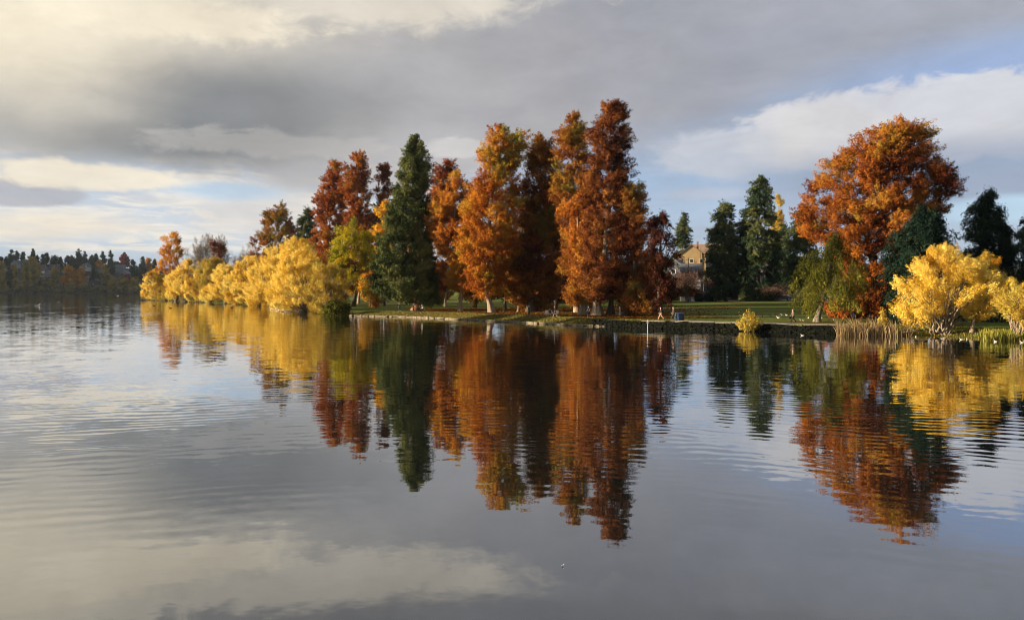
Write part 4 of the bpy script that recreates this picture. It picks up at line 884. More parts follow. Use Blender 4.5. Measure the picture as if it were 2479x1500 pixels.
def stone_wall(name, label, a0, a1, course, step, jit, hgt, mat, bulge=0.12, s0=0.0):
    bm = bmesh.new()
    a = a0; row_z = np.arange(len(course))
    for ci, (z0, z1) in enumerate(course):
        a = a0 + (0.4 * step if ci % 2 else 0)
        while a < a1:
            ln = step * rng.uniform(0.6, 1.5)
            x, y = ab(a + ln / 2, s0 + rng.uniform(-jit, jit)); x2, y2 = ab(a + ln / 2 + 0.5, s0)
            ang = math.atan2(y2 - ab(a + ln / 2, s0)[1], x2 - ab(a + ln / 2, s0)[0])
            L_ = math.hypot(x2 - ab(a + ln / 2, s0)[0], y2 - ab(a + ln / 2, s0)[1]) / 0.5 * ln
            hh = (z1 - z0) * rng.uniform(0.86, 1.05)
            r = bmesh.ops.create_cube(bm, size=1.0, matrix=Matrix.Translation((x, y, z0 + hh / 2)) @ Matrix.Rotation(ang + rng.normal(0, 0.03), 4, 'Z') @ Matrix.Rotation(rng.normal(0, 0.05), 4, 'Y') @ Matrix.Diagonal((L_ * 0.96, 0.5, hh, 1)))
            for v in r['verts']: v.co += Vector(rng.normal(0, 0.03, 3))
            a += ln
    bmesh.ops.bevel(bm, geom=list(bm.edges), offset=0.035, segments=1, affect='EDGES')
    return tag(link(name, bm_mesh(name, bm), mat), label, 'wall')


STONE_D = pmat('shade_dark_stone', (0.008, 0.009, 0.008), 0.9, 0.7, 2.5, spec=0.03, bump=0.03)  # dark stone, taken near black to hold the wall's shade too
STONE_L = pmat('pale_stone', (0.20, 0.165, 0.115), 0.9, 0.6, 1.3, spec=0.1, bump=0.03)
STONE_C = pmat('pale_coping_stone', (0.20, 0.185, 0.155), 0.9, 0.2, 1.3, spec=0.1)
stone_wall('lake_wall', 'shade darkened mossy stone lake wall below the path, right half of the shore', -60, -25.5, [(-0.6, 0.08), (0.08, 0.32), (0.32, 0.52), (0.52, 0.74), (0.74, 0.93)], 0.5, 0.10, 1.0, STONE_D)
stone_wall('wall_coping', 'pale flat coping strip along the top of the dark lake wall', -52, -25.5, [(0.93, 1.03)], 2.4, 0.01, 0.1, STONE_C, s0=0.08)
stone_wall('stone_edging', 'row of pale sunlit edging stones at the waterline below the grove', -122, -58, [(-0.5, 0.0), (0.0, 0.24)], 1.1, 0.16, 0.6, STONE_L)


def blades(name, pts, h, w, mat, label=None, kind=None, lean=0.25, seed=1, tint=None, cat=None, nseg=1):
    """upright tapering blades at pts (n,3)"""
    rg = np.random.default_rng(seed); n = len(pts); th = rg.uniform(0, math.pi, n)
    dv = np.stack([np.cos(th), np.sin(th), np.zeros(n)], 1) * (w / 2 * rg.uniform(0.6, 1.4, n))[:, None]
    hh = h * rg.uniform(0.55, 1.25, n); ln = rg.normal(0, lean, (n, 2)) * hh[:, None]
    tip = pts + np.concatenate([ln, hh[:, None]], 1); midp = pts + np.concatenate([ln * 0.3, hh[:, None] * 0.55], 1)
    V = np.stack([pts - dv * 0.7, pts + dv * 0.7, midp + dv, tip + dv * 0.25, tip - dv * 0.25, midp - dv], 1).reshape(-1, 3)
    b = np.arange(n)[:, None] * 6
    Q_ = np.concatenate([b + np.array([0, 1, 2, 5]), b + np.array([5, 2, 3, 4])], 0)
    tn = rg.uniform(0, 1, n); o = link(name, np_mesh(name, V, Q_, False, np.concatenate([tn, tn])), mat)
    return tag(o, label, cat, None, kind)


G_BANK = leafmat('bank_grass_blades', [(0, (0.08, 0.075, 0.018)), (0.5, (0.20, 0.175, 0.04)), (1, (0.36, 0.28, 0.09))], 0.25)
G_REED = leafmat('dry_reed_blades', [(0, (0.09, 0.065, 0.045)), (0.4, (0.22, 0.15, 0.085)), (0.8, (0.42, 0.30, 0.17)), (1, (0.26, 0.24, 0.06))], 0.3)
G_SEDGE = leafmat('green_sedge_blades', [(0, (0.10, 0.11, 0.02)), (0.6, (0.24, 0.24, 0.04)), (1, (0.42, 0.34, 0.08))], 0.3)
n = 26000
aa = rng.uniform(-124, -48, n); ss = rng.uniform(0.05, 1.0, n) ** 0.8 * (bankw(aa) + 0.3)
x_, y_ = ab(aa, ss); P3 = np.stack([x_, y_, gz(x_, y_) - 0.03], 1)
blades('bank_grass', P3, 0.20, 0.11, G_BANK, 'rough yellowing grass on the sloping bank below the path', 'stuff', 0.5, 2)
n = 7000
aa = rng.uniform(-58, -25.5, n); ss = rng.uniform(-0.22, 0.05, n); x_, y_ = ab(aa, ss)
blades('wall_moss', np.stack([x_, y_, rng.uniform(-0.05, 0.9, n) ** 1.0], 1), 0.13, 0.07, leafmat('wall_moss_blades', [(0, (0.012, 0.016, 0.006)), (1, (0.05, 0.055, 0.018))], 0.1), 'dark moss and weeds growing from the lake wall', 'stuff', 0.9, 8)
n = 9000
aa = rng.uniform(-26, 30, n); ss = rng.uniform(-0.2, 9, n); x_, y_ = ab(aa, ss)
blades('shore_litter_grass', np.stack([x_, y_, gz(x_, y_) - 0.03], 1), 0.22, 0.09, G_BANK, 'rough grass and litter on the muddy right bank', 'stuff', 0.7, 3)
# reeds
n = 1700
px_ = rng.uniform(2026, 2205, n); dd = rng.uniform(91.5, 97, n) - (px_ - 2026) * 0.012
keep = rng.uniform(0, 1, n) < np.interp(px_, [2026, 2060, 2120, 2160, 2205], [0.9, 0.9, 0.75, 0.5, 0.3]); px_, dd = px_[keep], dd[keep]
hs = np.interp(px_, [2026, 2090, 2160, 2205], [1.75, 1.95, 1.65, 1.1])
P3 = np.stack([wx(px_, dd), dd, np.full(len(dd), -0.05)], 1)
blades('dry_reeds', P3, 1.62 * (0.78 + 0.3 * np.sin(px_ * 0.21) * np.sin(px_ * 0.067 + 1) + rng.normal(0, 0.12, len(px_))) * np.interp(px_, [2026, 2150, 2205], [1.05, 1.0, 0.65]), 0.07, G_REED, 'bed of tan dry reeds at the end of the lake wall', 'stuff', 0.24, 4)
n = 1300
px_ = rng.uniform(2375, 2500, n); dd = rng.uniform(82.5, 88, n)
blades('green_sedge', np.stack([wx(px_, dd), dd, np.full(n, 0.0)], 1), 0.95, 0.06, G_SEDGE, 'tuft of green yellow sedge at the right shore', 'stuff', 0.16, 5)
# fallen leaves under the cypresses
n = 30000
px_ = rng.uniform(1030, 1800, n); dd = rng.uniform(116, 200, n); x_ = wx(px_, dd)
ok = ((0.6 * x_ + 0.8 * dd - shore(0.8 * x_ - 0.6 * dd)) > 6) & (rng.uniform(0, 1, n) < np.interp(px_ + 45 * np.sin(dd * 0.35), [1030, 1560, 1640, 1790], [1, 1, 0.35, 0.0])); x_, dd = x_[ok], dd[ok]; n = len(x_)
th = rng.uniform(0, 6.28, n); sz = rng.uniform(0.08, 0.2, n)
C = np.stack([x_, dd, gz(x_, dd) + 0.05], 1); u = np.stack([np.cos(th), np.sin(th), rng.normal(0, 0.3, n)], 1) * sz[:, None]; v = np.stack([-np.sin(th), np.cos(th), rng.normal(0, 0.3, n)], 1) * sz[:, None]
tag(link('fallen_leaves', np_mesh('fallen_leaves', np.stack([C - u, C + v, C + u, C - v], 1).reshape(-1, 3), np.arange(4 * n).reshape(-1, 4), False, rng.uniform(0, 1, n)), L_BROWN), 'scattered rust leaves on the grass under the grove', kind='stuff')

# driftwood at the willow point and on the right bank
WOOD = pmat('bleached_wood', (0.50, 0.42, 0.32), 0.9, 0.3, 2.0)


def log(label, px, d, z, ln, r, rz, tilt, seed):
    rg = np.random.default_rng(seed); root = Tubes(); t_ = np.linspace(0, 1, 9)
    P = np.stack([(t_ - 0.5) * ln, 0.06 * ln * np.sin(t_ * 5 + seed), (t_ - 0.5) * ln * tilt + 0.03 * ln * np.sin(t_ * 7)], 1)
    root.add(P, r * (1 - 0.6 * t_), 7)
    for _ in range(4):
        i = rg.integers(2, 8); q = P[i]; root.add([q, q + np.array([rg.normal(0, 0.2), rg.normal(0, 0.1), rg.uniform(0.1, 0.3)]) * ln * 0.6], [r * 0.4, r * 0.1], 5)
    o = link('driftwood', root.mesh('driftwood'), WOOD); o.location = (wx(px, d), d, z); o.rotation_euler = (0, 0, rz)
    tag(o, label, 'driftwood', 'bleached branches at the waterline')


log('pale driftwood branch at the waterline left of the fanning willow stems', 675, 207, 0.1, 5.5, 0.16, R(-15), 0.02, 1)
log('second pale driftwood branch nearer the fanning willow stems', 705, 190, 0.15, 5.0, 0.13, R(20), 0.08, 2)
log('bleached fallen bough left of the big golden willow trunk', 2225, 93, 0.45, 5.0, 0.08, R(10), 0.10, 3)
log('bleached branch stub right of the big golden willow trunk', 2300, 91, 0.5, 1.6, 0.06, R(40), 0.4, 4)

# ------------------------------------------------------------------ street furniture
CREAM = pmat('cream_bench_paint', (0.70, 0.60, 0.44), 0.6, 0.08)
d = 130.0; bxx = wx(1335, d); root = empty('park_bench', (bxx, d, float(gz(bxx, d))), 'cream slatted park bench facing the lake', 'bench', None, R(-22))
bm = bmesh.new()
for k in range(3): bx(bm, (0, -0.05 - 0.16 * k, 0.45), (2.3, 0.13, 0.05))
link('seat', bm_mesh('seat', bm), CREAM, root)
bm = bmesh.new()
for k in range(3): bx(bm, (0, 0.12 + 0.03 * k, 0.62 + 0.16 * k), (2.3, 0.05, 0.13), rx=R(-10))
link('backrest', bm_mesh('backrest', bm), CREAM, root)
for sx in (-0.9, 0.9):
    bm = bmesh.new(); bx(bm, (sx, 0.10, 0.2), (0.09, 0.09, 0.5)); bx(bm, (sx, 0.17, 0.68), (0.08, 0.06, 0.6), rx=R(-10)); bx(bm, (sx, -0.36, 0.2), (0.09, 0.09, 0.44)); bx(bm, (sx, -0.13, 0.40), (0.08, 0.55, 0.06))
    link('leg', bm_mesh('leg', bm), pmat('bench_concrete', (0.30, 0.27, 0.22), 0.9), root)


def barrel(label, px, d, r, h, col):
    x = wx(px, d); root = empty('litter_bin', (x, d, float(gz(x, d))), label, 'litter bin', 'blue bins beside the path')
    T = Tubes(); zt = np.array([0, 0.02, 0.1, 0.33, 0.36, 0.39, 0.64, 0.67, 0.70, 0.93, 0.95]) * h
    T.add(np.stack([zt * 0, zt * 0, zt], 1), r * np.array([0.9, 0.96, 0.97, 1, 1.05, 1, 1, 1.05, 1, 0.98, 1.03]), 20)
    link('body', T.mesh('body'), col, root)
    T = Tubes(); zt = np.array([0.95, 0.97, 1.08, 1.14, 1.15]) * h; T.add(np.stack([zt * 0, zt * 0, zt], 1), r * np.array([1.08, 1.06, 0.85, 0.4, 0.01]), 20)
    link('lid', T.mesh('lid'), pmat('bin_lid_blue', (0.05, 0.085, 0.14), 0.4), root)


barrel('wide blue litter bin with domed lid by the path', 1648, 111, 0.46, 0.95, pmat('bin_blue', (0.010, 0.03, 0.095), 0.4))
barrel('slim teal blue litter bin left of the wide one', 1637.5, 111.6, 0.3, 0.95, pmat('bin_teal', (0.010, 0.035, 0.06), 0.4))

# white marker post in the water
d = 99.0; x = wx(1568, d); root = empty('marker_post', (x, d, -0.6), 'thin white post with a short crosspiece standing in the lake', 'post')
T = Tubes(); T.add([(0, 0, 0), (0, 0, 2.15)], [0.042, 0.04], 10); T.add([(0, 0, 2.15), (0, 0, 2.17)], [0.04, 0.005], 10); link('pole', T.mesh('pole'), pmat('weathered_white', (0.42, 0.42, 0.42)), root)
bm = bmesh.new(); bx(bm, (0, -0.06, 1.82), (0.30, 0.05, 0.12)); link('crosspiece', bm_mesh('crosspiece', bm), pmat('weathered_white', (0.5, 0.5, 0.5)), root)


# cars
def car(label, px, d, col, rz):
    x = wx(px, d); root = empty('parked_car', (x, d, float(gz(x, d)) + 0.05), label, 'car', 'cars parked along the street', rz)
    pr = [(-2.2, 0.3), (-2.25, 0.75), (-2.1, 0.95), (-1.2, 1.02), (-0.55, 1.45), (0.9, 1.5), (1.6, 1.08), (2.15, 1.0), (2.25, 0.6), (2.2, 0.3)]
    bm = bmesh.new(); rowsv = []
    for yy, k in ((-0.88, 0), (-0.9, 1), (0.9, 1), (0.88, 0)):
        rowsv.append([bm.verts.new((p[0] * (0.985 if k == 0 else 1), yy * (0.86 if p[1] > 1.1 else 1), p[1])) for p in pr])
    for a_, b_ in zip(rowsv[:-1], rowsv[1:]):
        for k in range(len(pr)): bm.faces.new([a_[k], a_[(k + 1) % len(pr)], b_[(k + 1) % len(pr)], b_[k]])
    bm.faces.new(rowsv[0][::-1]); bm.faces.new(rowsv[-1])
    bmesh.ops.bevel(bm, geom=[e for e in bm.edges], offset=0.03, segments=2, affect='EDGES')
    link('body', bm_mesh('body', bm), col, root)
    for sg in (-1, 1):
        bm = bmesh.new(); v = [bm.verts.new((px_, sg * 0.80 if z_ > 1.2 else sg * 0.915, z_)) for px_, z_ in ((-1.05, 1.04), (-0.5, 1.38), (0.82, 1.42), (1.4, 1.06))]
        bm.faces.new(v); r = bmesh.ops.extrude_face_region(bm, geom=list(bm.faces)); 
        for q in r['geom']:
            if isinstance(q, bmesh.types.BMVert): q.co.y += sg * 0.015
        link('window', bm_mesh('window', bm), GLASS, root)
    for wxp in (-1.35, 1.35):
        for sg in (-1, 1):
            T = Tubes(); T.add([(wxp, sg * 0.72, 0.33), (wxp, sg * 0.76, 0.33), (wxp, sg * 0.92, 0.33), (wxp, sg * 0.94, 0.33)], [0.28, 0.33, 0.33, 0.2], 18)
            w_ = link('wheel', T.mesh('wheel'), pmat('tyre_rubber', (0.02, 0.02, 0.02), 0.9), root)
            T = Tubes(); T.add([(wxp, sg * 0.93, 0.33), (wxp, sg * 0.96, 0.33), (wxp, sg * 0.965, 0.33)], [0.21, 0.19, 0.01], 14); link('rim', T.mesh('rim'), pmat('alloy_rim', (0.55, 0.55, 0.55), 0.3, metal=0.8), w_)
    for sg in (-1, 1):
        bm = bmesh.new(); bx(bm, (-2.2, sg * 0.62, 0.72), (0.12, 0.34, 0.14)); link('headlight', bm_mesh('headlight', bm), pmat('lamp_glass', (0.7, 0.7, 0.68), 0.1), root)


car('light teal blue car parked right of the tallest spruce', 1840, 247, pmat('car_teal', (0.10, 0.22, 0.30), 0.25, 0.05, spec=0.6), R(-8))
car('dark navy car parked behind the light blue car', 1866, 250, pmat('car_navy', (0.02, 0.03, 0.08), 0.25, 0.05, spec=0.6), R(-8))
car('dark car parked under the russet tree', 1897, 250, pmat('car_black', (0.015, 0.015, 0.018), 0.25, 0.05, spec=0.6), R(-8))

# ------------------------------------------------------------------ birds


def bird_mesh(kind):
    """standing or floating bird, one continuous body with head, beak, tail and wing tips"""
    bm = bmesh.new(); prof = [(-0.26, 0.01, 0.02), (-0.18, 0.045, 0.03), (-0.05, 0.085, 0.0), (0.08, 0.09, 0.0), (0.15, 0.06, 0.04), (0.18, 0.042, 0.11), (0.20, 0.048, 0.17), (0.245, 0.045, 0.19), (0.275, 0.018, 0.175), (0.33, 0.006, 0.165)]
    rings = []
    for x, r, z in prof:
        rings.append([bm.verts.new((x, r * math.cos(t) * 0.9, z + r * math.sin(t))) for t in np.arange(8) * math.pi / 4])
    for a, b in zip(rings[:-1], rings[1:]):
        for k in range(8): bm.faces.new([a[k], a[(k + 1) % 8], b[(k + 1) % 8], b[k]])
    bm.faces.new(rings[0][::-1]); bm.faces.new(rings[-1])
    for f in bm.faces: f.material_index = 2 if f.calc_center_median().x > 0.28 else 0
    for sg in (-1, 1):
        v = [bm.verts.new(p) for p in ((0.08, sg * 0.088, 0.03), (0.02, sg * 0.095, 0.07), (-0.16, sg * 0.06, 0.075), (-0.33, sg * 0.02, 0.06), (-0.14, sg * 0.075, 0.0))]
        f = bm.faces.new(v); f.material_index = 1
    if kind == 'stand':
        for sg in (-1, 1):
            for q in bmesh.ops.create_cone(bm, segments=5, radius1=0.01, radius2=0.01, depth=0.16, matrix=Matrix.Translation((0.0, sg * 0.03, -0.14)))['verts']:
                for f in q.link_faces: f.material_index = 2
    return bm_mesh('bird', bm, True)


B_WHITE = pmat('gull_white', (0.80, 0.78, 0.74), 0.8, 0.03); B_GREY = pmat('gull_grey_wing', (0.45, 0.46, 0.48), 0.8, 0.05); B_DARK = pmat('dark_feathers', (0.035, 0.032, 0.028), 0.7, 0.2); B_BEAK = pmat('beak_yellow', (0.5, 0.3, 0.05)); B_BROWN = pmat('brown_feathers', (0.16, 0.11, 0.07), 0.8, 0.3)
BM = {}
for k, ms in (('gull', (B_WHITE, B_GREY, B_BEAK)), ('dark', (B_DARK, B_BROWN, B_DARK)), ('floatgull', (B_WHITE, B_GREY, B_BEAK)), ('duck', (B_BROWN, B_DARK, B_BEAK))):
    me = bird_mesh('stand' if k in ('gull', 'dark') else 'float')
    for q in ms: me.materials.append(q)
    BM[k] = me


def bird(kind, px, py, label, group, sc=0.75, onwater=False, rz=None):
    if onwater: d = F * CH / (py - HZ); z = 0.02
    else:
        d = 150.0
        for _ in range(12): d = F * (CH - float(gz(wx(px, d), d))) / (py - HZ)
        z = float(gz(wx(px, d), d)) + 0.2 * sc
    o = bpy.data.objects.new('gull' if 'gull' in kind else ('duck' if kind == 'duck' else 'crow'), BM[kind]); COL.objects.link(o)
    o.location = (wx(px, d), d, z); o.scale = (sc, sc, sc); o.rotation_euler = (0, 0, rz if rz is not None else (px * 1.7) % 6.28)
    tag(o, label, 'gull' if 'gull' in kind else ('duck' if kind == 'duck' else 'crow'), group)


GW = 'gulls standing on the shaded lawn'
for px, py in [(1662, 747), (1677, 748), (1788, 756), (1945, 776), (1938, 775), (1957, 770), (1893, 762), (1904, 763), (2019, 774)]:
    bird('gull', px, py + 2, 'small pale gull standing on the shaded lawn', GW)
bird('gull', 1884, 772, 'bright white gull on the lawn left of the walker with the bag', None, 1.0, rz=2.6)
bird('gull', 1987, 775, 'bright white gull on the lawn right of the leaning grey trunk', None, 1.0, rz=0.4)
GD = 'dark birds feeding on the lawn'
for px, py in [(1745, 746), (1756, 744), (1762, 747), (1768, 755), (1789, 747), (1798, 746), (1860, 763), (1866, 765), (1872, 761), (1880, 766), (1887, 762), (1846, 766), (1924, 778), (2006, 776), (1716, 752), (1727, 749)]:
    bird('dark', px, py + 2, 'small dark bird feeding on the shaded lawn', GD)
bird('floatgull', 91, 740, 'white gull low over the lake at far left', None, 3.0, True, 0.9)
bird('floatgull', 286, 716, 'white speck of a gull under the far shore', None, 2.6, True)
bird('duck', 143, 731, 'brown duck at the end of the long wake, far left', 'ducks on the lake', 2.2, True, 0.0)
for px, py, lab in [(330, 737, 'duck on the lake just off the outermost willow'), (372, 740, 'duck on the lake below the domed willow'), (412, 746, 'duck on the lake left of the low willow reflections'), (562, 744, 'duck near the bank below the leaning low willow')]:
    bird('duck', px, py, lab, 'ducks on the lake', 1.8, True)
for px, py, lab in [(1942, 812, 'gull floating in front of the lake wall, left of the reeds'), (2217, 815, 'gull floating just right of the reed bed'), (2282, 820, 'gull floating below the big golden willow trunk'), (2327, 822, 'gull floating right of the golden willow trunk, left one of a pair'), (2342, 821, 'gull floating right of the golden willow trunk, right one of a pair'), (2410, 827, 'gull floating below the green sedge'), (2474, 829, 'gull floating at the right picture edge')]:
    bird('floatgull', px, py, lab, 'gulls floating by the right shore', 0.62, True, (px % 7) * 0.9)
bird('floatgull', 1362, 1370, 'single white feather floating on the open water', None, 0.12, True, 0.3)  # a feather, drawn with the gull mesh at tiny size

# ------------------------------------------------------------------ people
SKIN = pmat('skin', (0.52, 0.31, 0.22), 0.6, 0.05)


def skin_obj(name, chains, mat, parent, sub=1):
    """chains: list of lists of (x,y,z,r); equal points are merged; each island is grown by a Skin modifier"""
    V, E, Rd, key, roots = [], [], [], {}, []
    for ch in chains:
        prev = None
        for p in ch:
            k = tuple(round(c, 4) for c in p[:3])
            if k not in key:
                key[k] = len(V); V.append(p[:3]); Rd.append(p[3])
                if prev is None: roots.append(key[k])
            i = key[k]
            if prev is not None and prev != i: E.append((prev, i))
            prev = i
    me = bpy.data.meshes.new(name); me.from_pydata(V, E, [])
    o = link(name, me, mat, parent)
    o.modifiers.new('Skin', 'SKIN'); sk = me.skin_vertices[0].data
    for i, r in enumerate(Rd): sk[i].radius = (r, r); sk[i].use_root = i in roots
    sb = o.modifiers.new('Subdivision', 'SUBSURF'); sb.levels = sub; sb.render_levels = sub
    for p in me.polygons: p.use_smooth = True
    return o


def person(label, px, py, d, rz, top, legs, hair, stride=0.35, lean=0.06, arm=0.4, coat=False, h=1.72, hat=None, shoes=(0.05, 0.05, 0.05), bag=None, sit=False, kick=0.0, sleeve=None, barelegs=False):
    """walking (or seated) figure facing local -Y; rz turns it. Body is one skinned surface; clothing and hair are children"""
    x = wx(px, d); g = float(gz(x, d)) + 0.03
    root = empty('person', (x, d, g), label, 'person', None, rz)
    k = h / 1.72
    def S(p): return (p[0] * k, p[1] * k, p[2] * k, p[3] * k)
    if sit: pel = (0, 0.05, 0.52)
    else: pel = (0, 0, 0.93 - 0.06 * stride)
    ch = (0, pel[1] - lean * 0.45, pel[2] + 0.42); nk = (0, pel[1] - lean * 0.58, pel[2] + 0.56); hd = (0, nk[1] - 0.03, nk[2] + 0.15)
    def leg(sg, st):
        hip = (sg * 0.09, pel[1], pel[2] - 0.03)
        if sit: kn = (sg * 0.11, pel[1] - 0.44, 0.50); an = (sg * 0.11, pel[1] - 0.48, 0.09)
        else:
            kn = (sg * 0.10, pel[1] - st * 0.42 - 0.04, 0.49); an = (sg * 0.10, pel[1] - st * 0.85 + (0.05 if st < 0 else 0), 0.085 + (0.05 if st < 0 else 0))
            if kick and st < 0: kn = (sg * 0.1, pel[1] + 0.08, 0.50); an = (sg * 0.1, pel[1] + 0.42, 0.42)
        toe = (an[0], an[1] - 0.17, max(0.03, an[2] - 0.055))
        return hip, kn, an, toe
    def armj(sg, st):
        sh = (sg * 0.185, ch[1] + 0.01, ch[2] + 0.05); el_ = (sg * 0.235, ch[1] - st * 0.25 + 0.03, ch[2] - 0.20); wr = (sg * 0.225, el_[1] - 0.14 - abs(st) * 0.1, el_[2] - 0.20 + abs(st) * 0.16)
        return sh, el_, wr
    L1, L2 = leg(1, stride), leg(-1, -stride); A1, A2 = armj(1, -arm), armj(-1, arm)
    torso = [(*pel, 0.125), (0, (pel[1] + ch[1]) / 2, (pel[2] + ch[2]) / 2, 0.115), (*ch, 0.135), (*nk, 0.055), (0, nk[1] - 0.005, nk[2] + 0.06, 0.055), (0, hd[1], hd[2] - 0.02, 0.082), (0, hd[1] + 0.01, hd[2] + 0.06, 0.083), (0, hd[1] + 0.015, hd[2] + 0.115, 0.045)]
    body = [torso]
    for hip, kn, an, toe in (L1, L2): body.append([torso[0], (*hip, 0.09), (*kn, 0.058), (*an, 0.04), (*toe, 0.035)])
    fing = []
    for sh, el_, wr in (A1, A2):
        sg = 1 if sh[0] > 0 else -1
        pm = (wr[0], wr[1] - 0.03, wr[2] - 0.07)
        body.append([torso[2], (*sh, 0.062), (*el_, 0.042), (*wr, 0.028), (*pm, 0.030)])
        for q in range(4):
            bx0 = (pm[0] + 0.0, pm[1] - 0.024 + 0.016 * q, pm[2] - 0.02); l_ = (0.075, 0.085, 0.08, 0.062)[q]
            fing.append([(*bx0, 0.009), (bx0[0] - sg * 0.008, bx0[1], bx0[2] - l_ * 0.5, 0.0085), (bx0[0] - sg * 0.026, bx0[1], bx0[2] - l_, 0.007)])
        fing.append([(pm[0], pm[1] - 0.02, pm[2] + 0.02, 0.010), (pm[0] - sg * 0.01, pm[1] - 0.045, pm[2] - 0.005, 0.009), (pm[0] - sg * 0.02, pm[1] - 0.055, pm[2] - 0.035, 0.008)])
    nose = [(0, hd[1] - 0.07, hd[2] + 0.03, 0.014), (0, hd[1] - 0.098, hd[2] + 0.005, 0.012)]
    ears = [[(sg * 0.075, hd[1] + 0.015, hd[2] + 0.035, 0.012), (sg * 0.085, hd[1] + 0.02, hd[2] - 0.005, 0.010)] for sg in (-1, 1)]
    skin_obj('body', [[S(p) for p in c] for c in body + fing + [nose] + ears], SKIN, root)
    tm = pmat('cloth_%.3f_%.3f_%.3f' % top, top, 0.9, 0.15, 6); lm = pmat('cloth_%.3f_%.3f_%.3f' % legs, legs, 0.9, 0.15, 6)
    hem = pel[2] - (0.34 if coat else 0.05)
    jk = [[(0, pel[1], hem, 0.165 if coat else 0.145), (*pel, 0.155), (0, torso[1][1], torso[1][2], 0.145), (*ch, 0.165), (0, nk[1], nk[2] - 0.03, 0.075)]]
    for sh, el_, wr in (A1, A2): jk.append([jk[0][3], (*sh, 0.082), (*el_, 0.06), (*wr, 0.045)])
    jo = skin_obj('jacket', [[S(p) for p in c] for c in jk], tm, root)
    if sleeve is not None:
        sm = pmat('cloth_%.3f_%.3f_%.3f' % sleeve, sleeve, 0.9, 0.1, 6)
        for sh, el_, wr in (A1, A2): skin_obj('sleeve', [[S((*sh, 0.086)), S((*el_, 0.066)), S((*wr, 0.05))]], sm, jo)
    tr = []
    for hip, kn, an, toe in (L1, L2):
        e_ = kn if barelegs else an
        tr.append([(*pel, 0.14), (*hip, 0.105), (*kn, 0.075)] + ([] if barelegs else [(*an, 0.058)]))
    skin_obj('trousers', [[S(p) for p in c] for c in tr], lm, root)
    shm = pmat('shoe_%.2f_%.2f_%.2f' % shoes, shoes, 0.6, 0.05)
    for hip, kn, an, toe in (L1, L2): skin_obj('shoe', [[S((an[0], an[1] + 0.05, an[2] - 0.03, 0.05)), S((*an, 0.056)), S((toe[0], toe[1], toe[2] + 0.01, 0.042))]], shm, root)
    hm = pmat('hair_%.2f_%.2f_%.2f' % hair, hair, 0.7, 0.15, 8)
    skin_obj('hat' if hat else 'hair', [[S((0, hd[1] + 0.05, hd[2] + 0.0, 0.075)), S((0, hd[1] + 0.03, hd[2] + 0.07, 0.092)), S((0, hd[1] + 0.012, hd[2] + 0.125, 0.06))]] + ([[S((0, hd[1] - 0.04, hd[2] + 0.085, 0.05)), S((0, hd[1] - 0.15, hd[2] + 0.075, 0.02))]] if hat == 'cap' else []), hm, root)
    ey = Tubes()
    for sg in (-1, 1): ey.add([(sg * 0.03 * k, (hd[1] - 0.068) * k, (hd[2] + 0.035) * k), (sg * 0.03 * k, (hd[1] - 0.082) * k, (hd[2] + 0.035) * k)], [0.011 * k, 0.004 * k], 6)
    ey.add([(-0.025 * k, (hd[1] - 0.074) * k, (hd[2] - 0.035) * k), (0, (hd[1] - 0.083) * k, (hd[2] - 0.037) * k), (0.025 * k, (hd[1] - 0.074) * k, (hd[2] - 0.035) * k)], [0.005 * k, 0.008 * k, 0.005 * k], 5)
    link('face', ey.mesh('face'), pmat('face_dark', (0.12, 0.05, 0.04)), root)
    return root, S, A1, A2


LEFT, RIGHT = R(-90), R(90)     # figures face -Y at 0; -90 turns them towards -X
DARK = (0.018, 0.018, 0.022)
person('person in a long dark teal coat strolling left of the sequoia trunk', 967, 752, 163, LEFT, (0.014, 0.030, 0.034), (0.02, 0.03, 0.05), (0.06, 0.04, 0.03), 0.2, coat=True, shoes=(0.6, 0.6, 0.58), h=1.78)
person('person in dark maroon clothes walking before the sequoia trunk', 1001, 754, 158, R(-60), (0.035, 0.012, 0.014), (0.035, 0.016, 0.014), (0.30, 0.22, 0.14), 0.3, shoes=(0.7, 0.68, 0.62))
person('jogger bent forward with white sleeves and bright shoes right of the sequoia', 1024, 755, 156, LEFT, (0.04, 0.022, 0.018), (0.035, 0.020, 0.016), (0.70, 0.66, 0.58), 0.45, 0.34, 0.6, h=1.6, hat='cap', shoes=(0.8, 0.78, 0.35), sleeve=(0.72, 0.70, 0.66))
person('person in black standing left of the park bench', 1281, 764, 133, LEFT, DARK, (0.02, 0.018, 0.018), (0.62, 0.58, 0.5), 0.15, hat='beanie')
person('person in dark red sitting on the cream park bench', 1331, 766, 129.6, R(-35), (0.09, 0.03, 0.025), (0.45, 0.30, 0.20), (0.55, 0.42, 0.26), sit=True, h=1.6)
person('person in dark jacket pushing a stroller past the bench', 1344, 767, 127, LEFT, (0.022, 0.024, 0.028), (0.10, 0.10, 0.11), (0.66, 0.60, 0.50), 0.35, 0.12, 0.5, shoes=(0.7, 0.66, 0.58), barelegs=True)
person('runner in white cap and dark vest before the fluted trunk', 1426, 770, 122, LEFT, (0.03, 0.028, 0.045), (0.025, 0.024, 0.03), (0.80, 0.76, 0.70), 0.3, 0.14, 0.7, hat='cap', kick=1.0, shoes=(0.78, 0.74, 0.62), barelegs=True, sleeve=(0.45, 0.42, 0.40))
person('person with pale hair, dark top and tan leggings walking on the path', 1600, 775, 112.5, LEFT, (0.045, 0.042, 0.055), (0.60, 0.36, 0.22), (0.80, 0.74, 0.62), 0.48, 0.06, 0.3)
person('person in a grey brown coat striding left of the blue bins', 1631, 776, 110.5, LEFT, (0.085, 0.065, 0.052), (0.06, 0.048, 0.042), (0.40, 0.30, 0.20), 0.5, 0.10, 0.2, coat=True, h=1.82)
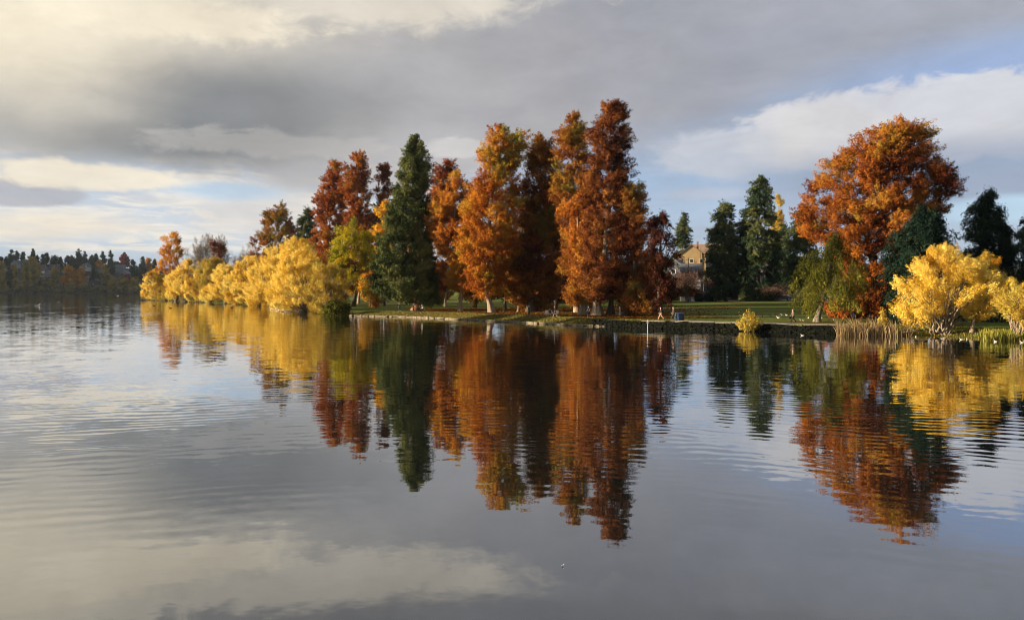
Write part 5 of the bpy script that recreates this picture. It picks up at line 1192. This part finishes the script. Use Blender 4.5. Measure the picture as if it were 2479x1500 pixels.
p_, S_, a1_, a2_ = person('person in a tan jacket carrying a dark bag along the wall', 1920, 784, 101.5, LEFT, (0.16, 0.12, 0.075), (0.022, 0.022, 0.024), (0.45, 0.36, 0.26), 0.42, 0.06, 0.3)
person('person in dark blue half hidden behind the reed tops', 2066, 782, 104, R(-40), (0.02, 0.02, 0.06), (0.02, 0.02, 0.03), (0.45, 0.40, 0.36), 0.2, h=1.6)
# bag hanging from the hand of the walker in tan
bm = bmesh.new(); bx(bm, (0, 0, -0.17), (0.34, 0.12, 0.30)); bmesh.ops.bevel(bm, geom=list(bm.edges), offset=0.03, segments=2, affect='EDGES')
wr = a2_[2]; hand = p_.matrix_basis @ Vector((wr[0], wr[1] - 0.03, wr[2] - 0.13))
bo = link('bag', bm_mesh('bag', bm), pmat('black_bag', (0.015, 0.015, 0.017), 0.7)); bo.location = Matrix.Rotation(LEFT, 4, 'Z') @ Vector((wr[0], wr[1] - 0.03, wr[2] - 0.13)) + p_.location
tag(bo, 'dark bag hanging from the hand of the walker in tan', 'bag')
T = Tubes(); th = np.linspace(0, math.pi, 8); T.add(np.stack([0.08 * np.cos(th), 0 * th, -0.03 + 0.07 * np.sin(th)], 1), np.full(8, 0.009), 5); link('handle', T.mesh('handle'), MATS['black_bag'], bo)
# stroller
d = 127.4; x = wx(1336.5, d); root = empty('stroller', (x, d, float(gz(x, d)) + 0.03), 'dark baby stroller pushed past the park bench', 'stroller')
BLK = pmat('stroller_fabric', (0.02, 0.018, 0.03), 0.8)
bm = bmesh.new(); bx(bm, (0.05, 0, 0.48), (0.5, 0.42, 0.1), 0); bx(bm, (0.24, 0, 0.68), (0.1, 0.42, 0.45)); bmesh.ops.bevel(bm, geom=list(bm.edges), offset=0.03, segments=2, affect='EDGES'); link('seat', bm_mesh('seat', bm), BLK, root)
bm = bmesh.new(); bmesh.ops.create_uvsphere(bm, u_segments=12, v_segments=8, radius=0.34, matrix=Matrix.Translation((0.14, 0, 0.82)))
bmesh.ops.delete(bm, geom=[v for v in bm.verts if v.co.z < 0.80 or v.co.x < -0.05], context='VERTS'); bmesh.ops.solidify(bm, geom=list(bm.faces), thickness=0.02); link('canopy', bm_mesh('canopy', bm), BLK, root)
T = Tubes()
for sy in (-0.22, 0.22):
    T.add([(-0.38, sy, 0.14), (0.0, sy, 0.5), (0.35, sy, 0.85), (0.48, sy, 1.0)], [0.015] * 4, 6); T.add([(0.32, sy, 0.14), (0.05, sy, 0.5)], [0.015] * 2, 6)
T.add([(0.48, -0.22, 1.0), (0.48, 0.22, 1.0)], [0.017] * 2, 6); link('frame', T.mesh('frame'), pmat('grey_metal', (0.4, 0.4, 0.42), 0.4, metal=0.6), root)
for wxp in (-0.38, 0.32):
    for sy in (-0.25, 0.25):
        T = Tubes(); T.add([(wxp, sy - 0.025, 0.14), (wxp, sy - 0.02, 0.14), (wxp, sy + 0.02, 0.14), (wxp, sy + 0.025, 0.14)], [0.01, 0.14, 0.14, 0.01], 14); link('wheel', T.mesh('wheel'), MATS['tyre_rubber'], root)
